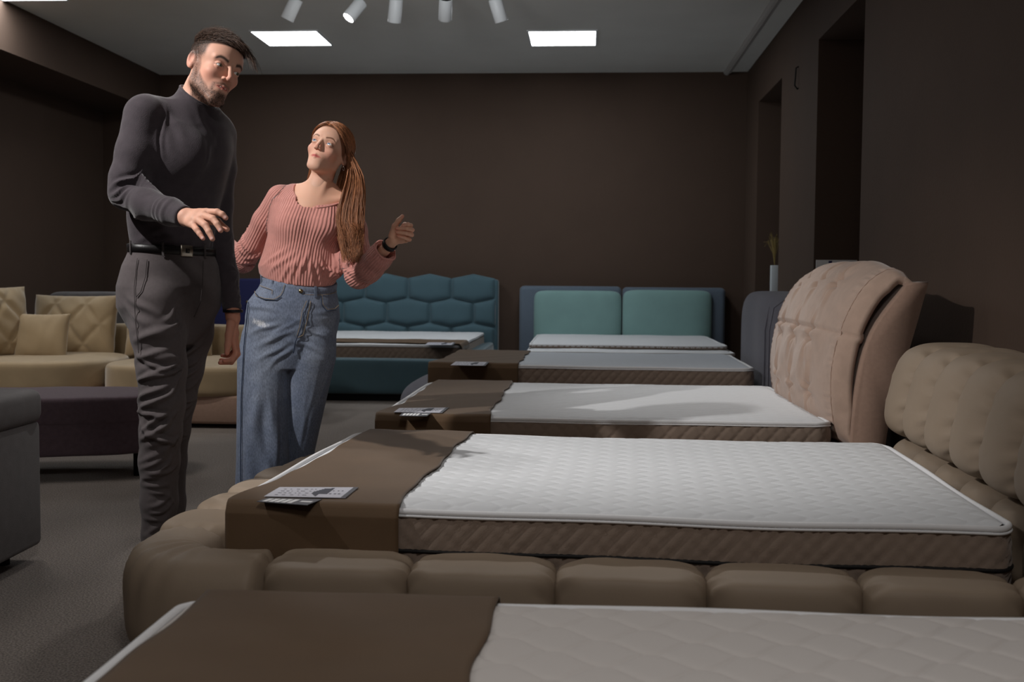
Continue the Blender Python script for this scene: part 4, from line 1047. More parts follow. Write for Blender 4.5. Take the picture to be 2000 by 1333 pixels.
# right hand
h1 = dict(wrist=JM(362, 424, -.36), kn=[JM(403, 414.5, -.385), JM(397, 421, -.40), JM(388, 430, -.41), JM(377, 440, -.405)],
          fg=[[JM(424, 414.5, -.40), JM(434, 419, -.405), JM(441, 426, -.405)], [JM(416, 427.5, -.43), JM(424, 438, -.44), JM(431, 450.5, -.445)],
              [JM(401, 440, -.44), JM(408, 453, -.45), JM(415, 467, -.455)], [JM(384.5, 449, -.43), JM(390, 457, -.435), JM(396.5, 466, -.44)]],
          th=[JM(376, 432, -.355), JM(402, 431, -.35), JM(425, 434, -.365), JM(443, 448, -.375)], wspread=[np.array(JM(366, 417, -.35))-JM(362, 424, -.36), (np.array(JM(365, 421, -.355))-JM(362, 424, -.36)), (np.array(JM(362, 428, -.36))-JM(362, 424, -.36)), (np.array(JM(361, 432, -.365))-JM(362, 424, -.36))])
def do_hand(hd, r0, fore, base=(214, 164, 142), h=.0014):
    allp = [hd['wrist'], fore]+hd['kn']+[p for q in hd['fg'] for p in q]+hd['th']
    f = Field(*box(allp, .03), h); f.cap(fore, hd['wrist'], r0*2.6, r0*2.45, .01); hand(f, None, hd, r0)
    V, F_ = f.mesh(1)
    ends = [q[-1] for q in hd['fg']]+[hd['th'][-1]]; nails = []
    for q in hd['fg']: nails.append(np.array(q[-1])+np.array([0, -1, .35])*r0*.62)
    C = hand_color(V, dict(tips=ends, nails=nails if hd.get('nails', True) else [], kn=[q[0] for q in hd['fg']]), base)
    return V, F_, C
V, F_, C = do_hand(h1, .0108, JM(345, 418, -.34)); parts.append((V-ORG, F_, C))
h2 = dict(wrist=JM(455, 622, .08), kn=[JM(455, 664, .05), JM(460, 667, .075), JM(460, 666, .10), JM(457, 662, .12)],
          fg=[[JM(461, 690, .035), JM(452, 703, .02), JM(438, 705, .01)], [JM(464, 692, .06), JM(452, 708, .04), JM(430, 709, .03)],
              [JM(462, 690, .09), JM(450, 706, .08), JM(432, 704, .06)], [JM(458, 684, .11), JM(446, 696, .10), JM(434, 695, .09)]],
          th=[JM(451, 632, .055), JM(447, 655, .035), JM(445, 674, .02), JM(443, 690, .01)], nails=False)
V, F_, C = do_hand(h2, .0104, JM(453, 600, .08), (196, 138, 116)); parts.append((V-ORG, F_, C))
body = join_parts('body', parts, M['skin'], man)
for s in (-1, 1): eyeball(man, HM, HO-ORG, s, (.25, 1, -.12), (86, 84, 66), HS)
# teeth glimpse
V, F, U = superbox(14, 8, 8, .0125, .006, .0026, e=3); V = (V+np.array([0, .0915, -.0563]))*HS; put('teeth', V@HM.T+HO, F, M['teeth'])
# sweater
pts = [JM(a, b, c) for a, b, c, r in RA+LA]+[JM(333, 500), JM(366, 190)]
f = Field(*box(pts, .12), .0045)
loftM(f, T, JM, yw, .004, .02)
f.cut(JM(334, 496, 0), (0, 0, -1), .3)
f.chain([JM(a, b, c) for a, b, c, r in RA], [r+.003 for a, b, c, r in RA], .025)
f.chain([JM(a, b, c) for a, b, c, r in LA], [r+.003 for a, b, c, r in LA], .02)
f.cap(JM(352, 232, .0), JM(290, 220, -.11), .058, .05, .04); f.cap(JM(372, 232, .0), JM(425, 255, .10), .05, .045, .04)    # trapezius
f.ell(JM(350, 300, -.09), (.10, .06, .09), .05); f.ell(JM(405, 300, -.0), (.06, .06, .09), .05)                       # chest
nk = lambda z: HM@(np.array([0, -.028-.12*(-.06-z), z])*HS)+HO
cn = nk(-.08)-nk(-.18); cn /= np.linalg.norm(cn); f.cap(nk(-.215), nk(-.07), .078, .067, .028)
ct = cn+HM@np.array([0, .25, 0]); f.cut(nk(-.098), ct, .105)

d = JM(362, 424, -.36)-JM(333, 414, -.31); f.cut(JM(362, 423, -.357), d, .06); d = JM(454, 606, .08)-JM(443, 540, .11); f.cut(JM(454, 607, .08), d, .06)
V, F_ = f.mesh(2); N_ = vnormals(V, F_)
rf = random.Random(11); sp = []
for k in range(9):                                                         # elbow bunching
    t = k/8; c = JM(262+18*t, 345+30*t, -.22); sp.append((c, (.9-.5*t, -.2, .25-.5*t), .045, .006, .005))
for py, a in ((352, .005), (362, -.003), (372, .006), (386, .005), (402, .004), (420, .004)): sp.append((JM(243, py, -.23), (.9, 0, .30), .05, .007, a))
for px, a in ((300, .004), (316, .0035), (332, .003)): sp.append((JM(px, 408, -.33), (.3, 0, .9), .035, .007, a))
for px, py, dx, dz, a in ((318, 262, -.25, 1, .007), (310, 285, -.15, 1, -.006), (330, 270, -.5, 1, .005), (345, 255, -.7, 1, .004), (438, 290, .2, 1, .004), (410, 235, .5, -.6, .004), (345, 440, 1, -.15, .003), (330, 466, 1, .1, .0035), (380, 456, 1, -.3, .003), (300, 455, .8, .4, .003)):
    sp.append((JM(px, py, -.10), (dx, .1, dz), .06, .010, a))
for k in range(7): sp.append((JM(440+3*k, 470+20*k, .05), (1, 0, .25), .05, .007, .0035))
V = folds(V, N_, sp); sweater = put('sweater', V, F_, M['turtle'])
# collar edge, raised ring
cc = nk(-.100); ax, u, v = frame(ct, (1, .6, 0)); bm = bmesh.new()
tube(bm, [cc-ORG+(u*math.cos(t)*.0672+v*math.sin(t)*.0672) for t in np.linspace(0, 2*PI, 60)[:-1]], .004, 8, closed=True); bm_obj('collar_edge', bm, M['turtle'], sweater)
# trousers
HT = [(480, 336, .140, .094), (500, 335, .150, .100), (520, 334, .165, .108), (560, 332, .180, .122), (600, 331, .178, .120), (640, 331, .140, .100), (672, 331, .09, .07)]
NL_ = [(303, 590, -.09, .086), (309, 650, -.09, .088), (316, 720, -.10, .080), (317, 790, -.11, .073), (314, 845, -.115, .067), (311, 900, -.10, .065), (311, 980, -.08, .060), (310, 1045, -.06, .055), (310, 1085, -.05, .054)]
FL_ = [(368, 600, .10, .094), (365, 650, .10, .088), (352, 720, .10, .078), (343, 780, .10, .068), (336, 840, .12, .061), (332, 900, .16, .057), (333, 980, .20, .052), (335, 1055, .22, .050)]
pts = [JM(a, b, c) for a, b, c, r in NL_+FL_]+[JM(333, 480)]
f = Field(*box(pts, .13), .005)
loftM(f, HT, JM, yw, .0, .03, e=2.1)
f.chain([JM(a, b, c) for a, b, c, r in NL_], [r for a, b, c, r in NL_], .02); f.chain([JM(a, b, c) for a, b, c, r in FL_], [r for a, b, c, r in FL_], .02)
f.cap(JM(300, 565, .07), JM(345, 580, .12), .075, .08, .05)                  # seat
f.cut(JM(310, 1073, -.05), (0, 0, -1), .09); f.cut(JM(335, 1043, .22), (0, 0, -1), .09); f.cut(JM(335, 482, 0), (.0, .0, 1), .3)
V, F_ = f.mesh(2); N_ = vnormals(V, F_); sp = []
rf = random.Random(5)
for k in range(16):                                                        # knee and shin creases, zigzag
    py = 690+k*17+rf.uniform(-8, 8); px = 312+rf.uniform(-22, 22); sl = rf.choice((.45, .25, -.12, -.4, .1))+rf.uniform(-.12, .12)
    sp.append((JM(px, py, -.19), (1, 0, sl), rf.uniform(.035, .085), .007+.006*rf.random(), rf.uniform(.006, .015) if k < 12 else .009))
for k in range(8):
    py = 930+k*18; sp.append((JM(310+rf.uniform(-12, 12), py, -.14), (1, 0, rf.uniform(-.5, .5)), .04, .009, .006))
for k in range(10): sp.append((JM(365-k*2.5, 690+k*24, .02), (1, .2, rf.uniform(-.5, .3)), .05, .009, .011))
for px, py, dx, dz, L, a in ((330, 640, 1, .35, .08, .007), (310, 655, 1, .2, .07, .005), (345, 615, 1, .6, .06, .006), (385, 640, -1, .6, .06, .006), (375, 620, -1, .9, .05, .005), (280, 600, .8, -.4, .06, .004), (300, 690, 1, .25, .07, .006), (295, 700, 1, -.2, .06, .005), (400, 560, .2, 1, .05, .004), (262, 620, .8, -.5, .05, .004)):
    sp.append((JM(px, py, -.17), (dx, 0, dz), L, .011, a*1.6))
V = folds(V, N_, sp); tr = put('trousers', V, F_, M['chino'])
def on_surface(V, c, dirn=(0, -1, 0), r=.02):
    """nearest vertex of a cloth mesh seen from the front at world point c"""
    d = np.hypot(V[:, 0]-c[0], V[:, 2]-c[2]); m = d < r; q = V[m] if m.any() else V[d.argsort()[:5]]; return q[q[:, 1].argmin()]
def stitched(name, V, pxs, J, m, par, r=.0016, org=ORG, off=.0015):
    bm = bmesh.new(); P = []
    for i in range(len(pxs)-1):
        for k in range(8): t = k/8; P.append((pxs[i][0]*(1-t)+pxs[i+1][0]*t, pxs[i][1]*(1-t)+pxs[i+1][1]*t))
    P.append(pxs[-1]); Q = []
    yy = None
    for p in P:
        y0 = 0.
        for _ in range(4): s = on_surface(V, J(p[0], p[1], y0), r=.012); y0 = s[1]-J(p[0], p[1], 0)[1]
        q = J(p[0], p[1], y0-off)
        if yy is None or abs(y0-yy) < .05: Q.append(q-org); yy = y0
    tube(bm, Q, r, 5); return bm_obj(name, bm, m, par)
stitched('side_seam', V, [(268, 505), (262, 560), (264, 620), (272, 700), (285, 780), (287, 840)], JM, M['bone'], tr, .0012)
stitched('pocket_edge', V, [(287, 507), (284, 540), (275, 570), (266, 580)], JM, M['bone'], tr, .0015)
stitched('fly_seam', V, [(397, 510), (396, 550), (392, 590), (378, 622), (362, 645)], JM, M['bone'], tr, .0012)
# belt
bc = JM(336, 489, 0); bt = -.045
tilt = (-.045, .0)
belt = ring('belt', bc-ORG, .146, .098, yw, .0145, .006, M['leather'], man, tilt)
bk = np.array([bc[0]+0, bc[1], bc[2]]); kx = JM(393, 494, -.0)
def ell_pt(t, ext): x, y = (.146+ext)*math.cos(t), (.098+ext)*math.sin(t); c_, s_ = math.cos(yw), math.sin(yw); w = np.array([x*c_-y*s_, x*s_+y*c_, 0]); return bc-ORG+w+np.array([0, 0, w[0]*tilt[0]])
tb = R(-88)
def belt_patch(name, t0, t1, z0, z1, ext, th, m, par, n=6):
    bm = bmesh.new(); rows = []
    for i in range(n+1):
        t = t0+(t1-t0)*i/n; rows.append([bm.verts.new(Vector(ell_pt(t, e))+Vector((0, 0, z))) for e, z in ((ext, z0), (ext+th, z0), (ext+th, z1), (ext, z1))])
    for i in range(n):
        for j in range(4): bm.faces.new((rows[i][j], rows[i][(j+1) % 4], rows[i+1][(j+1) % 4], rows[i+1][j]))
    bm.faces.new(rows[0]); bm.faces.new(rows[-1][::-1]); bmesh.ops.bevel(bm, geom=bm.edges[:], offset=.001, segments=1, affect='EDGES'); return bm_obj(name, bm, m, par)
bu = belt_patch('buckle', tb-.11, tb+.17, -.019, .019, .006, .004, M['pewter'], belt)
belt_patch('buckle_window', tb-.0, tb+.09, -.008, .008, .0095, .0012, M['leather'], bu); belt_patch('buckle_prong', tb+.03, tb+.05, -.005, .006, .0105, .003, M['pewter'], bu)
for t in (R(-168), R(-116), R(-58)): belt_patch('belt_loop', t-.025, t+.025, -.022, .024, .0062, .003, M['chino'], tr)
# shoes
for (px, py, dy, yaws) in ((310, 1085, -.05, 42), (335, 1055, .22, 30)):
    a = JM(px, py, dy); d = np.array([math.sin(R(yaws)), -math.cos(R(yaws)), 0]); l = np.array([math.cos(R(yaws)), math.sin(R(yaws)), 0])
    fl = np.array([a[0], a[1], 0]); f = Field(*box([fl-.2, fl+.26], .02), .005)
    f.cap(fl+[0, 0, .045], fl+[0, 0, .15], .043, .043, .02); f.cap(fl-d*.045+[0, 0, .038], fl+d*.07+[0, 0, .045], .036, .040, .02)
    f.cap(fl+d*.06+[0, 0, .04], fl+d*.18+[0, 0, .028], .042, .027, .02); f.cap(fl+d*.12-l*.012+[0, 0, .03], fl+d*.15+l*.015+[0, 0, .028], .034, .032, .02)
    f.cut(fl+[0, 0, .004], (0, 0, -1), .3); f.cut(fl+[0, 0, .175], (0, 0, 1), .1)
    V, F_ = f.mesh(1); sh = put('shoe', V, F_, M['shoe'])
    bm = bmesh.new(); o_ = [fl+d*(.155+.055)*0+d*(.068+.135*math.cos(t))+l*(.042+.006*math.cos(t))*math.sin(t)-ORG for t in np.linspace(0, 2*PI, 41)[:-1]]
    b0 = [bm.verts.new((p[0], p[1], .001)) for p in o_]; b1 = [bm.verts.new((p[0], p[1], .018)) for p in o_]
    bm.faces.new(b0[::-1]); bm.faces.new(b1)
    for i in range(40): bm.faces.new((b0[i], b0[(i+1) % 40], b1[(i+1) % 40], b1[i]))
    bm_obj('sole', bm, M['shoe'], sh)
# bracelet on the left wrist
ring('bracelet', JM(455, 608, .08)-ORG, .032, .030, 0, .005, .003, M['leather'], man)
# hair
sc = np.array([.0755, .098, .084]); cc = np.array([0, -.012, .045]); G = []; RR = []
rh = np.random.default_rng(12)
while len(G) < 7500:
    n = rh.normal(size=3); n /= np.linalg.norm(n)
    p = cc+n*sc*.99
    if p[2] > .03: p[2] = .03+(p[2]-.03)*.90
    hl = .066+.33*(p[1]-.06)+.010*math.exp(-((abs(p[0])-.045)/.015)**2) if p[1] > .048 else .006+.75*max(0, p[1]-.0)
    if p[1] < -.03: hl = -.03
    if p[2] < hl or p[1] > .080: continue
    top = smoothstep(.055, .085, p[2]-.15*(p[1]))
    if top < .5 and p[1] > .048: continue
    fr_ = smoothstep(.02, .08, p[1]); ln = (.010+.020*top)+.020*fr_*top
    if rh.random() < .1: ln *= 1.3
    sweep = np.array([.25+.35*fr_+.10*rh.normal(), .9+.1*rh.normal(), .10+.25*fr_]); sweep -= n*(sweep@n)*.8; sweep /= np.linalg.norm(sweep)
    if top < .4:
        ln = .006+.012*top; sweep = np.array([0, .25, -.8])+rh.normal(size=3)*.15; sweep -= n*(sweep@n)
    K = 9; q = []; ph = rh.uniform(0, 6.28)
    for i in range(K):
        t = i/(K-1); lift = ln*(.42*top+.12)*(1-(1-t)**2)*.8
        g = p+n*lift*(1+.2*math.sin(ph))+sweep*ln*t*1.1+np.array([0, 0, -1])*ln*.5*max(0, t-.4)**2*2*fr_+np.array([math.sin(ph+t*5), math.cos(ph+t*4), 0])*.0022*t
        q.append(g)
    G.append(q); RR.append([.00075*(1-.75*i/(K-1)) for i in range(K)])
for k in range(60):                                                       # stray quiff over the forehead
    p = np.array([.018+.022*rh.random(), .078+.008*rh.random(), .085-.012*rh.random()]); q = []; L_ = .045+.03*rh.random(); o_ = rh.normal(size=3)*.1
    for i in range(9):
        t = i/8; q.append(p+np.array([.55, .55, .35])*L_*t+o_*L_*t*.8+np.array([.15, .1, -1])*L_*.95*t**2.2)
    G.append(q); RR.append([.0010*(1-.8*i/8) for i in range(9)])
G = (np.array(G)*HS)@HM.T+HO-ORG
strands('hair', G, np.array(RR), M['mhair'], man, (72, 54, 44), .5)
# ------------- beard stubble
Gb = []; idx = np.flatnonzero((hc[:, 0] < lc(120, 90, 90)[0])); vn = vnormals(hv, hf)
loc = (hv-HO)@HM/HS; idx = idx[(loc[idx, 2] < .0) & (loc[idx, 1] > .0)]
for i in rh.choice(idx, min(2600, len(idx)), replace=False):
    d = vn[i]*.5+HM@np.array([0, .15, -.8])+rh.normal(size=3)*.2; d /= np.linalg.norm(d); L_ = .004+.003*(loc[i, 2] < -.07); Gb.append([hv[i]-ORG+d*L_*t for t in (0, .5, 1)])
strands('beard', np.array(Gb), np.tile([.0004, .00035, .0001], (len(Gb), 1)), M['mhair'], man, (64, 46, 38), .3)

# ================================================================== the woman
YW = 4.45
def JW(px, py, dy=0.): return np.array(at(px, py, Y=YW+dy))
ft = at(560, 1028, Y=4.5)
woman = empty('person', (ft.x, ft.y, 0), 0, 'woman with long auburn hair in pink ribbed sweater and wide blue jeans', 'person')
OW = np.array([ft.x, ft.y, 0]); SK = (222, 172, 146)
WM = rotm(R(-6), R(19), R(16)); WS = 1.0; WO = JW(629, 279, -.10)-WM@(np.array([0, .083, .006])*WS)
hv, hf, hc = build_head(False); hv = (hv*WS)@WM.T+WO
parts = [(hv-OW, hf, hc)]
yw = R(4)
TW = [(580, 584, .125, .09), (548, 583, .146, .104), (520, 585, .160, .116), (490, 591, .150, .110), (460, 598, .148, .112), (430, 605, .155, .118), (408, 611, .160, .110), (390, 614, .155, .088), (374, 616, .125, .062), (362, 617, .085, .045)]
RW = [(545, 386, .0, .047), (518, 432, .03, .048), (494, 480, .07, .048), (474, 508, .11, .050), (458, 496, .18, .044), (446, 484, .26, .036), (430, 474, .32, .030)]
LW = [(684, 402, -.01, .046), (694, 450, -.03, .046), (700, 500, -.05, .052), (701, 536, -.06, .056), (722, 524, -.12, .053), (740, 504, -.17, .049), (757, 483, -.205, .047)]
pts = [JW(a, b, c) for a, b, c, r in RW+LW]+[JW(584, 640), JW(617, 350)]
f = Field(*box(pts, .10), .006)
loftM(f, [(p, x, a-.008, b-.008) for p, x, a, b in TW], JW, yw, 0.)
f.chain([JW(a, b, c) for a, b, c, r in RW], [max(r-.014, .024) for a, b, c, r in RW], .02)
f.chain([JW(a, b, c) for a, b, c, r in LW[:-1]], [.030, .032, .032, .034, .031, .027], .02)
nk = lambda z: WM@(np.array([0, -.028-.12*(-.06-z), z])*WS)+WO
f.cap(nk(-.22), nk(-.13), .055, .045, .05)
f.cap(JW(616, 385, .0), JW(552, 383, .01), .040, .036, .04); f.cap(JW(620, 385, .0), JW(682, 397, .0), .040, .036, .04)
f.cap(JW(604, 396, -.075), JW(560, 377, -.05), .008, .007, .018); f.cap(JW(628, 397, -.075), JW(672, 388, -.045), .008, .007, .018)   # collar bones
for s in (-1, 1): f.cap(nk(-.10)+WM@np.array([s*.036, .022, 0]), JW(615+s*6, 392, -.082), .007, .006, .014)                              # neck tendons
V, F_ = f.mesh(1); parts.append((V-OW, F_, np.tile(lc(*SK), (len(V), 1))))
hw = dict(wrist=JW(768, 470, -.235), kn=[JW(791, 439, -.225), JW(797, 448, -.222), JW(797, 459, -.222), JW(793, 470, -.225)],
          fg=[[JW(802, 441, -.25), JW(797, 438.5, -.272), JW(787, 440, -.283)], [JW(805, 449.5, -.255), JW(794, 446.5, -.283), JW(775, 446, -.285)],
              [JW(804, 459, -.255), JW(793, 456, -.283), JW(775, 454, -.285)], [JW(800, 468.5, -.25), JW(790, 465, -.275), JW(778, 462, -.28)]],
          th=[JW(765, 461, -.25), JW(771, 442, -.262), JW(778.5, 431, -.262), JW(786, 422.5, -.258)], nails=False)
V, F_, C = do_hand(hw, .0088, JW(748, 492, -.19), SK)
parts.append((V-OW, F_, C))
h4 = dict(wrist=JW(440, 478, .29), kn=[JW(422, 470, .31), JW(421, 474, .33), JW(421, 479, .34), JW(423, 484, .35)],
          fg=[[JW(410, 468, .30), JW(403, 470, .29), JW(398, 472, .28)], [JW(409, 474, .32), JW(401, 476, .31), JW(396, 478, .30)], [JW(410, 480, .335), JW(403, 482, .33), JW(399, 484, .32)], [JW(413, 486, .35), JW(407, 488, .34), JW(403, 489, .33)]],
          th=[JW(436, 470, .28), JW(428, 463, .27), JW(421, 460, .26), JW(415, 459, .25)], nails=False)
V, F_, C = do_hand(h4, .0088, JW(455, 486, .25), SK, h=.0022); parts.append((V-OW, F_, C))
wbody = join_parts('body', parts, M['skin'], woman)
for s in (-1, 1): eyeball(woman, WM, WO-OW, s, (-.18, 1, .22), (130, 150, 176), WS)
# sweater
pts = [JW(a, b, c) for a, b, c, r in RW+LW]+[JW(584, 590), JW(617, 350)]
f = Field(*box(pts, .10), .004)
loftM(f, TW, JW, yw, .008, .02)
for s in (-1, 1): f.ell(JW(606+s*34, 440, -.075), (.062, .055, .058), .045)
f.cap(JW(616, 390, .01), JW(552, 385, .01), .046, .044, .04); f.cap(JW(620, 390, .01), JW(682, 400, .0), .046, .042, .04)
f.chain([JW(a, b, c) for a, b, c, r in RW], [r+.002 for a, b, c, r in RW], .02)
f.chain([JW(a, b, c) for a, b, c, r in LW], [r for a, b, c, r in LW], .02)
f.cap(JW(690, 470, -.03), JW(655, 530, -.03), .03, .03, .03)
f.ell(JW(629, 362, -.06), (.118, .155, .083), .004, op='s')                # neckline
f.cap(nk(-.22), nk(-.05), .075, .07, .0, op='s')
d = JW(757, 483, -.205)-JW(740, 504, -.17); f.cut(JW(752, 489.5, -.195), d, .08)
f.cap(JW(744, 499, -.178), JW(762, 478, -.21), .032, .040, .004, op='s')   # hollow cuff
d2 = JW(430, 474, .32)-JW(446, 484, .26); f.cut(JW(444, 482, .27), d2, .06)
hem = JW(584, 545, 0); f.cut(hem, (-.16, .25, -1), .26, .006)                 # lower edge tucked into the jeans
V, F_ = f.mesh(2); N_ = vnormals(V, F_); sp = []
for px, py, dx, dz, a in ((520, 470, .5, 1, .006), (508, 490, .9, .5, .007), (500, 505, 1, .1, .006), (488, 520, 1, -.3, .005), (478, 470, .6, -.8, .006), (470, 482, .7, -.7, .006), (462, 470, .5, -.8, .005), (455, 500, .3, -1, .004)):
    sp.append((JW(px, py, .05), (dx, 0, dz), .05, .008, a))
for px, py, dx, dz, a in ((690, 500, 1, .35, .007), (684, 515, 1, .15, .008), (680, 530, .9, -.2, .006), (700, 512, 1, .5, .006), (712, 545, .7, .7, .004), (735, 525, .7, .7, .004)):
    sp.append((JW(px, py, -.10), (dx, 0, dz), .045, .008, a))
for px, py, dx, dz, a in ((590, 520, .35, 1, .005), (575, 525, .5, 1, .005), (560, 530, .8, 1, .004), (610, 530, -.15, 1, .005), (640, 520, -.6, 1, .005), (628, 530, -.4, 1, .004), (545, 515, 1, .7, .004), (655, 535, -.9, .6, .005), (530, 500, .9, .4, .004), (600, 500, .3, 1, .003)):
    sp.append((JW(px, py, -.12), (dx, 0, dz), .06, .009, a))
V = folds(V, N_, sp); sw = put('sweater', V, F_, M['pink'], woman, OW)
tz = np.array([(JW(x, p, 0), a, b) for p, x, a, b in TW], dtype=object); tz = sorted([(q[0][2], q[0][0], q[0][1], q[1], q[2]) for q in tz]); tz = np.array(tz, float)
ip = lambda k: (lambda z: np.interp(z, tz[:, 0], tz[:, k]))
segs = [(JW(*RW[i][:3]), JW(*RW[i+1][:3]), RW[i][3], (0, -1, 0)) for i in range(len(RW)-1)]+[(JW(*LW[i][:3]), JW(*LW[i+1][:3]), LW[i][3], (0, -1, 0)) for i in range(len(LW)-1)]
nc = JW(629, 362, -.06)
plain = lambda V: smoothstep(.055, .085, np.sqrt((((V-nc)/np.array([.118, .155, .083]))**2).sum(1))-1)
rib_attr(sw, V, segs, (ip(1), ip(2), ip(3), ip(4), yw, .150, -.004), plain=plain)
bm = bmesh.new(); hl = []                                                  # neckline edge
for t in np.linspace(R(200), R(340), 40):
    p = nc+np.array([.119*math.cos(t), 0, .084*math.sin(t)]); m_ = np.hypot(V[:, 0]-p[0], V[:, 2]-p[2]) < .012
    if m_.any(): q = V[m_]; q = q[q[:, 1].argmin()]; hl.append(q-OW)
hl = [np.mean(hl[max(0, i-4):i+5], 0)+[0, -.002, 0] for i in range(len(hl))]
if len(hl) > 4:
    tube(bm, hl, .0035, 6); bm_obj('neck_edge', bm, M['pink'], sw)
# cuff lip
ax, u, v = frame(d, (1, 0, .5)); bm = bmesh.new(); c = JW(752, 489.5, -.195)
tube(bm, [c-OW+(u*math.cos(t)+v*math.sin(t))*(.0465+.002*math.sin(5*t)) for t in np.linspace(0, 2*PI, 50)[:-1]], .0035, 8, closed=True); bm_obj('cuff_edge', bm, M['pink'], sw)
# watch
ax, u, v = frame(JW(768, 470, -.235)-JW(752, 488, -.20), (1, 0, .6)); c = JW(761, 478, -.219)
bm = bmesh.new(); R_ = []
for i in range(40):
    t = 2*PI*i/40; e = u*math.cos(t)+v*math.sin(t); R_.append([bm.verts.new(c-OW+e*r+ax*z) for r, z in ((.0255, -.010), (.029, -.009), (.029, .009), (.0255, .010))])
for i in range(40):
    for j in range(4): bm.faces.new((R_[i][j], R_[i][(j+1) % 4], R_[(i+1) % 40][(j+1) % 4], R_[(i+1) % 40][j]))
wt = bm_obj('wristwatch', bm, M['band'], woman)
# jeans: wide legs
HJ = [(533, 583, .138, .098), (545, 583, .144, .101), (562, 581, .156, .108), (590, 573, .184, .122), (620, 572, .192, .124), (650, 571, .182, .116), (690, 568, .150, .095), (720, 566, .10, .07)]
LJ = [(534, 600, 0.0, 0.085), (523, 650, 0.0, 0.104), (516, 700, -0.01, 0.109), (514, 760, -0.02, 0.105), (513, 830, -0.02, 0.105), (513, 900, -0.02, 0.107), (512, 965, -0.02, 0.111), (512, 1015, -0.02, 0.113)]
RJ = [(606, 600, 0.0, 0.075), (612, 650, 0.0, 0.094), (611, 700, 0.01, 0.095), (602, 760, 0.03, 0.085), (590, 830, 0.05, 0.077), (580, 880, 0.07, 0.075), (574, 940, 0.09, 0.077), (570, 1010, 0.1, 0.081)]
pts = [JW(a, b, c) for a, b, c, r in LJ+RJ]+[JW(583, 530)]
f = Field(*box(pts, .14), .0045)
loftM(f, HJ, JW, R(14), .0, .03, e=2.15)
for Q, kk in ((LJ, .016), (RJ, .004)): f.loft([JW(x, y, d) for x, y, d, r in Q], [(r, r*.92) for x, y, d, r in Q], R(10), kk)
f.cap(JW(545, 610, .09), JW(600, 610, .09), .07, .07, .05)
f.cut(JW(584, 542, 0), (.16, -.25, 1), .26)
V, F_ = f.mesh(2); N_ = vnormals(V, F_); sp = []
for px, py, dx, dz, L, a, w_ in ((500, 820, .06, 1, .16, .012, .022), (535, 860, -.06, 1, .18, .014, .024), (520, 930, -.2, 1, .14, .012, .02), (552, 880, .0, 1, .18, .008, .016), (485, 900, .0, 1, .18, .008, .02), (590, 860, .1, 1, .14, .012, .018), (606, 830, .25, 1, .12, .008, .016), (540, 960, -.35, 1, .1, .010, .018)):
    sp.append((JW(px, py, -.11), (dx, 0, dz), L, w_, a))
for px, py, dx, dz, a in ((540, 660, 1, .45, .006), (520, 640, 1, .3, .005), (550, 645, 1, .6, .005), (600, 680, -1, .35, .005), (615, 650, -1, .3, .004), (600, 640, -1, .6, .004), (530, 690, 1, .5, .004), (505, 600, 1, -.15, .004), (640, 610, 1, .1, .004), (550, 700, 1, .8, .004)):
    sp.append((JW(px, py, -.12), (dx, 0, dz), .07, .010, a))
V = folds(V, N_, sp)
# washed denim: paler thighs (wear of the cloth), darker side seams, darker towards the hems
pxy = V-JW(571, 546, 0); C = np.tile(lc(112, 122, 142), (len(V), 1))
def tone(w, col):
    global C
    C = C*(1-w[:, None])+np.array(col)*w[:, None]
fade = np.zeros(len(V))
for px, py, rx, rz in ((520, 700, .07, .26), (615, 690, .055, .24), (505, 640, .08, .05), (630, 625, .06, .05)):
    c = JW(px, py, -.1); fade = np.maximum(fade, np.exp(-((V[:, 0]-c[0])/rx)**2-((V[:, 2]-c[2])/rz)**2)*(V[:, 1] < c[1]+.09))
tone(.45*fade, lc(160, 168, 182)); wh = .5+.5*snoise(V*np.array([1, 1, 2.5]), 50, 4); tone(.18*wh, lc(64, 78, 106))
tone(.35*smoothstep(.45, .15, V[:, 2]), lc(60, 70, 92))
c = JW(508, 632, -.12); dd = np.hypot((V[:, 0]-c[0])/.030, (V[:, 2]-c[2]+.25*(V[:, 0]-c[0]))/.011)
tone(np.clip((1.3-dd)*1.2+snoise(V, 500, 8)*.5, 0, 1)*(V[:, 1] < c[1]+.1)*(dd < 1.4), lc(206, 208, 214))
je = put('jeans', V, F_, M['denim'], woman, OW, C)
st = lambda nm, pxs, m='thread', r=.0011: stitched(nm, V, pxs, JW, M[m], je, r, OW)
st('pocket_stitching', [(497, 569), (500, 578), (515, 583), (535, 585), (547, 578), (552, 570), (556, 556)]); st('pocket_stitching', [(499, 573), (505, 580), (518, 586), (540, 587), (549, 580)], 'denimdark', .0016)
st('pocket_stitching', [(507, 558), (527, 565), (532, 567), (531, 575)]); st('pocket_stitching', [(629, 577), (631, 595), (640, 605), (655, 603), (662, 596)]); st('pocket_stitching', [(627, 577), (629, 597), (638, 608), (656, 606)], 'denimdark', .0016)
st('fly_stitching', [(599, 588), (590, 608), (585, 640), (580, 657)]); st('fly_stitching', [(607, 588), (600, 625), (592, 655), (580, 660)]); st('fly_stitching', [(603, 586), (597, 610), (588, 640), (577, 668), (573, 690)], 'denimdark', .002)
st('side_seam', [(485, 590), (476, 680), (471, 780), (470, 880), (470, 960)], 'denimdark', .0022)
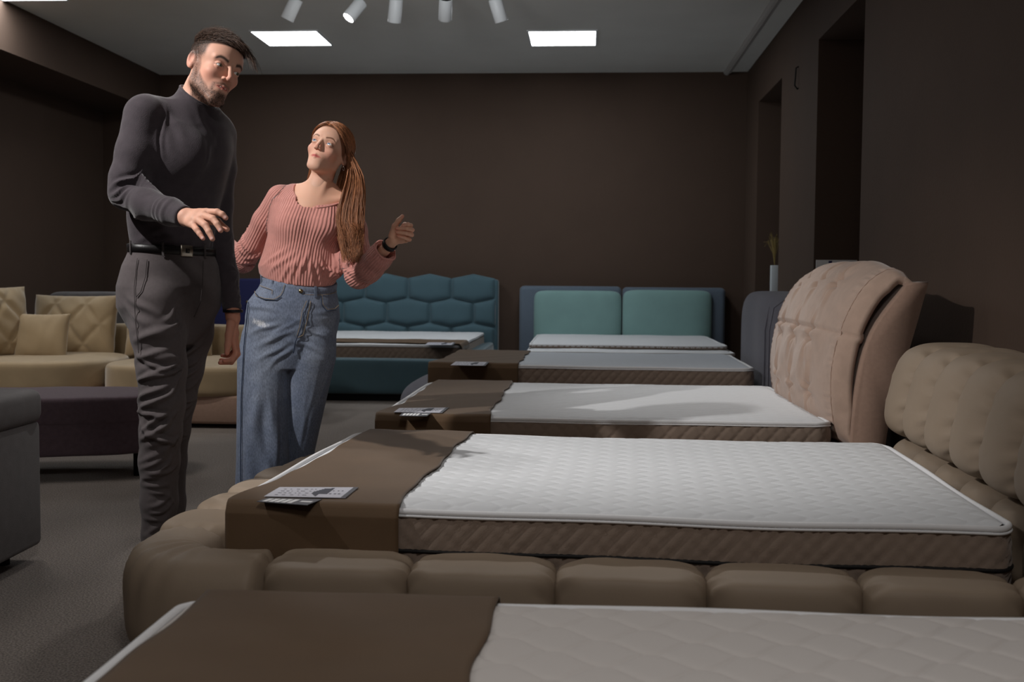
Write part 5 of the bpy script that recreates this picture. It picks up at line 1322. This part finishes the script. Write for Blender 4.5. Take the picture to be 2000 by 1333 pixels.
# waistband following the tilted waist
wc = JW(584, 553, 0); wb = ring('waistband', wc-OW, .150, .104, R(10), .017, .004, M['denim'], woman, (-.16, .25), flare=.002)
Cw = np.tile(lc(112, 120, 138), (len(wb.data.vertices), 1)); set_col(wb, Cw)
def wpt(t, ext, dz=0.):
    x, y = (.150+ext)*math.cos(t), (.104+ext)*math.sin(t); c_, s_ = math.cos(R(10)), math.sin(R(10)); w = np.array([x*c_-y*s_, x*s_+y*c_, 0]); return wc-OW+w+np.array([0, 0, w[0]*-.16+w[1]*.25+dz])
for t in (R(-128), R(-62), R(-160)):
    bm = bmesh.new(); q = [wpt(t-.03, .005, -.022), wpt(t+.03, .005, -.022), wpt(t+.03, .005, .022), wpt(t-.03, .005, .022)]; q2 = [wpt(t-.03, .009, -.022), wpt(t+.03, .009, -.022), wpt(t+.03, .009, .022), wpt(t-.03, .009, .022)]
    a = [bm.verts.new(x) for x in q]; b = [bm.verts.new(x) for x in q2]; bm.faces.new(a[::-1]); bm.faces.new(b)
    for i in range(4): bm.faces.new((a[i], a[(i+1) % 4], b[(i+1) % 4], b[i]))
    o = bm_obj('belt_loop', bm, M['denim'], wb, smooth=False); set_col(o, np.tile(lc(98, 108, 126), (8, 1)))
bm = bmesh.new(); p = wpt(R(-84), .007); n = Vector((p[0]-wc[0]+OW[0], p[1]-wc[1]+OW[1], 0)).normalized(); cyl(bm, Vector(p)-n*.002, Vector(p)+n*.004, .009, .0075, n=20); bm_obj('button', bm, M['gold'], wb)
for z in (-.0125, .0125):
    bm = bmesh.new(); tube(bm, [wpt(t, .0045, z) for t in np.linspace(R(-175), R(-5), 50)], .0009, 5); bm_obj('stitching', bm, M['thread'], wb)
# shoes mostly hidden behind the bed
for (px, dy, ya) in ((514, -.03, -10), (568, .09, 15)):
    a = JW(px, 1015, dy); dd_ = np.array([math.sin(R(ya)), -math.cos(R(ya)), 0]); fl = np.array([a[0], a[1], 0]); f = Field(*box([fl-.12, fl+dd_*.22], .06), .005)
    f.cap(fl-dd_*.03+[0, 0, .035], fl+dd_*.06+[0, 0, .038], .034, .036, .02); f.cap(fl+dd_*.05+[0, 0, .036], fl+dd_*.15+[0, 0, .024], .038, .024, .02); f.cap(fl+[0, 0, .04], fl+[0, 0, .12], .036, .036, .02); f.cut(fl+[0, 0, .003], (0, 0, -1), .3)
    V_, F_ = f.mesh(1); put('shoe', V_, F_, M['cardw'], woman, OW)
# earring
ep = WM@(np.array([.082, -.006, -.036])*WS)+WO; bm = bmesh.new(); bmesh.ops.create_uvsphere(bm, u_segments=12, v_segments=8, radius=.0038, matrix=Matrix.Translation(Vector(ep-OW)))
tube(bm, [ep-OW+np.array([math.sin(t)*.004, 0, -.008+math.cos(t)*.007]) for t in np.linspace(0, 2*PI, 17)[:-1]], .0012, 6, closed=True); bm_obj('earring', bm, M['pearl'], woman)
# hair
rh = np.random.default_rng(21); sc = np.array([.0765, .099, .0855]); cc = np.array([0, -.012, .043]); G = []; RR = []
def on_scalp(n, up=1.0): p = cc+n/np.linalg.norm(n/1.)*sc*up; return p
def wl(p): return WM@(p*WS)+WO
clumps = [(rh.random(), rh.random(), rh.beta(2.2, 1.5)) for _ in range(46)]; clumps.sort()
for i in range(5200):
    side = 1 if rh.random() < .80 else -1
    yv = rh.uniform(-.95, .80); a = np.array([-.12+.05*rh.normal(), yv, 1.0]); a[2] = math.sqrt(max(.05, 1-min(yv*yv, .9))); a /= np.linalg.norm(a)   # parting, unit sphere coords
    if side > 0: b = np.array([.93, rh.uniform(-.75, .10), rh.uniform(-.35, -.02)])
    else: b = np.array([-.90, rh.uniform(-.9, -.15), rh.uniform(-.4, -.1)])
    b /= np.linalg.norm(b)
    # roots spread between parting and hairline
    if rh.random() < .55:
        t0 = rh.uniform(0, .6)
    else: t0 = 0.
    lift = 1.03+.11*rh.random()
    mid = a*.5+b*.5+np.array([side*.22, .80*max(0, yv)+.02, .22]); mid /= np.linalg.norm(mid)
    q = []
    n1 = 11
    for k in range(n1):
        t = t0+(1-t0)*k/(n1-1); v = a*(1-t)**2+2*mid*t*(1-t)+b*t*t; v /= np.linalg.norm(v)
        lf = lift if k else 1.0
        pl = cc+v*sc*(lf+.03*math.sin(PI*t)); zz = pl[2]
        if zz > .03: pl[2] = .03+(zz-.03)*.94
        q.append(wl(pl))
    e0 = q[-1]; e1 = q[-1]-q[-2]; e1 /= np.linalg.norm(e1)
    if side > 0:
        r1 = rh.random(); cq = clumps[min(45, int(r1*46))]; r2 = .6*cq[1]+.4*rh.random(); L = np.clip(cq[2]+.12*rh.normal(), .05, 1.05); r1c = .75*cq[0]+.25*r1
        m1 = JW(676+35*r1, 350, -.065+.08*r2); m2 = JW(659+49*(.5*r1+.5*r1c)+2*rh.normal(), 425, -.135+.05*r2+.03*abs(r1-.5)); en = JW(672+34*cq[0]+2.2*rh.normal(), 438+72*L, -.165+.05*cq[1])
        if i % 10 < 3: m1 = JW(660+26*r1, 350, .0+.05*r2); m2 = JW(653+26*r1, 412, -.085+.03*r2)
    else:
        r1, r2 = rh.random(), rh.random(); L = rh.random()
        m1 = JW(600+30*r1, 350, .10+.03*r2); m2 = JW(596+50*r1, 395, .12+.03*r2); en = JW(600+50*r1, 430+40*L, .14)
    ctrl = [q[-2], e0, m1, m2, en]
    pts_ = interp([tuple(x) for x in ctrl], 22); seg_ = [np.array(x) for x in pts_ if True][7:]
    ph = rh.uniform(0, 6.28); amp = .006*rh.random()+.002
    seg_ = [p+np.array([math.sin(ph+k*.55), math.cos(ph*1.3+k*.5)*.6, 0])*amp*(k/15) for k, p in enumerate(seg_)]
    q = q+seg_; q = np.array(q)-OW
    G.append(q); n_ = len(q); w0 = .00085+.0006*rh.random(); RR.append([w0*(1-.75*max(0, (k/(n_-1)-.6)/.4)) for k in range(n_)])
G = np.array(G); strands('hair', G, np.array(RR), M['whair'], woman, (150, 98, 66), .45)
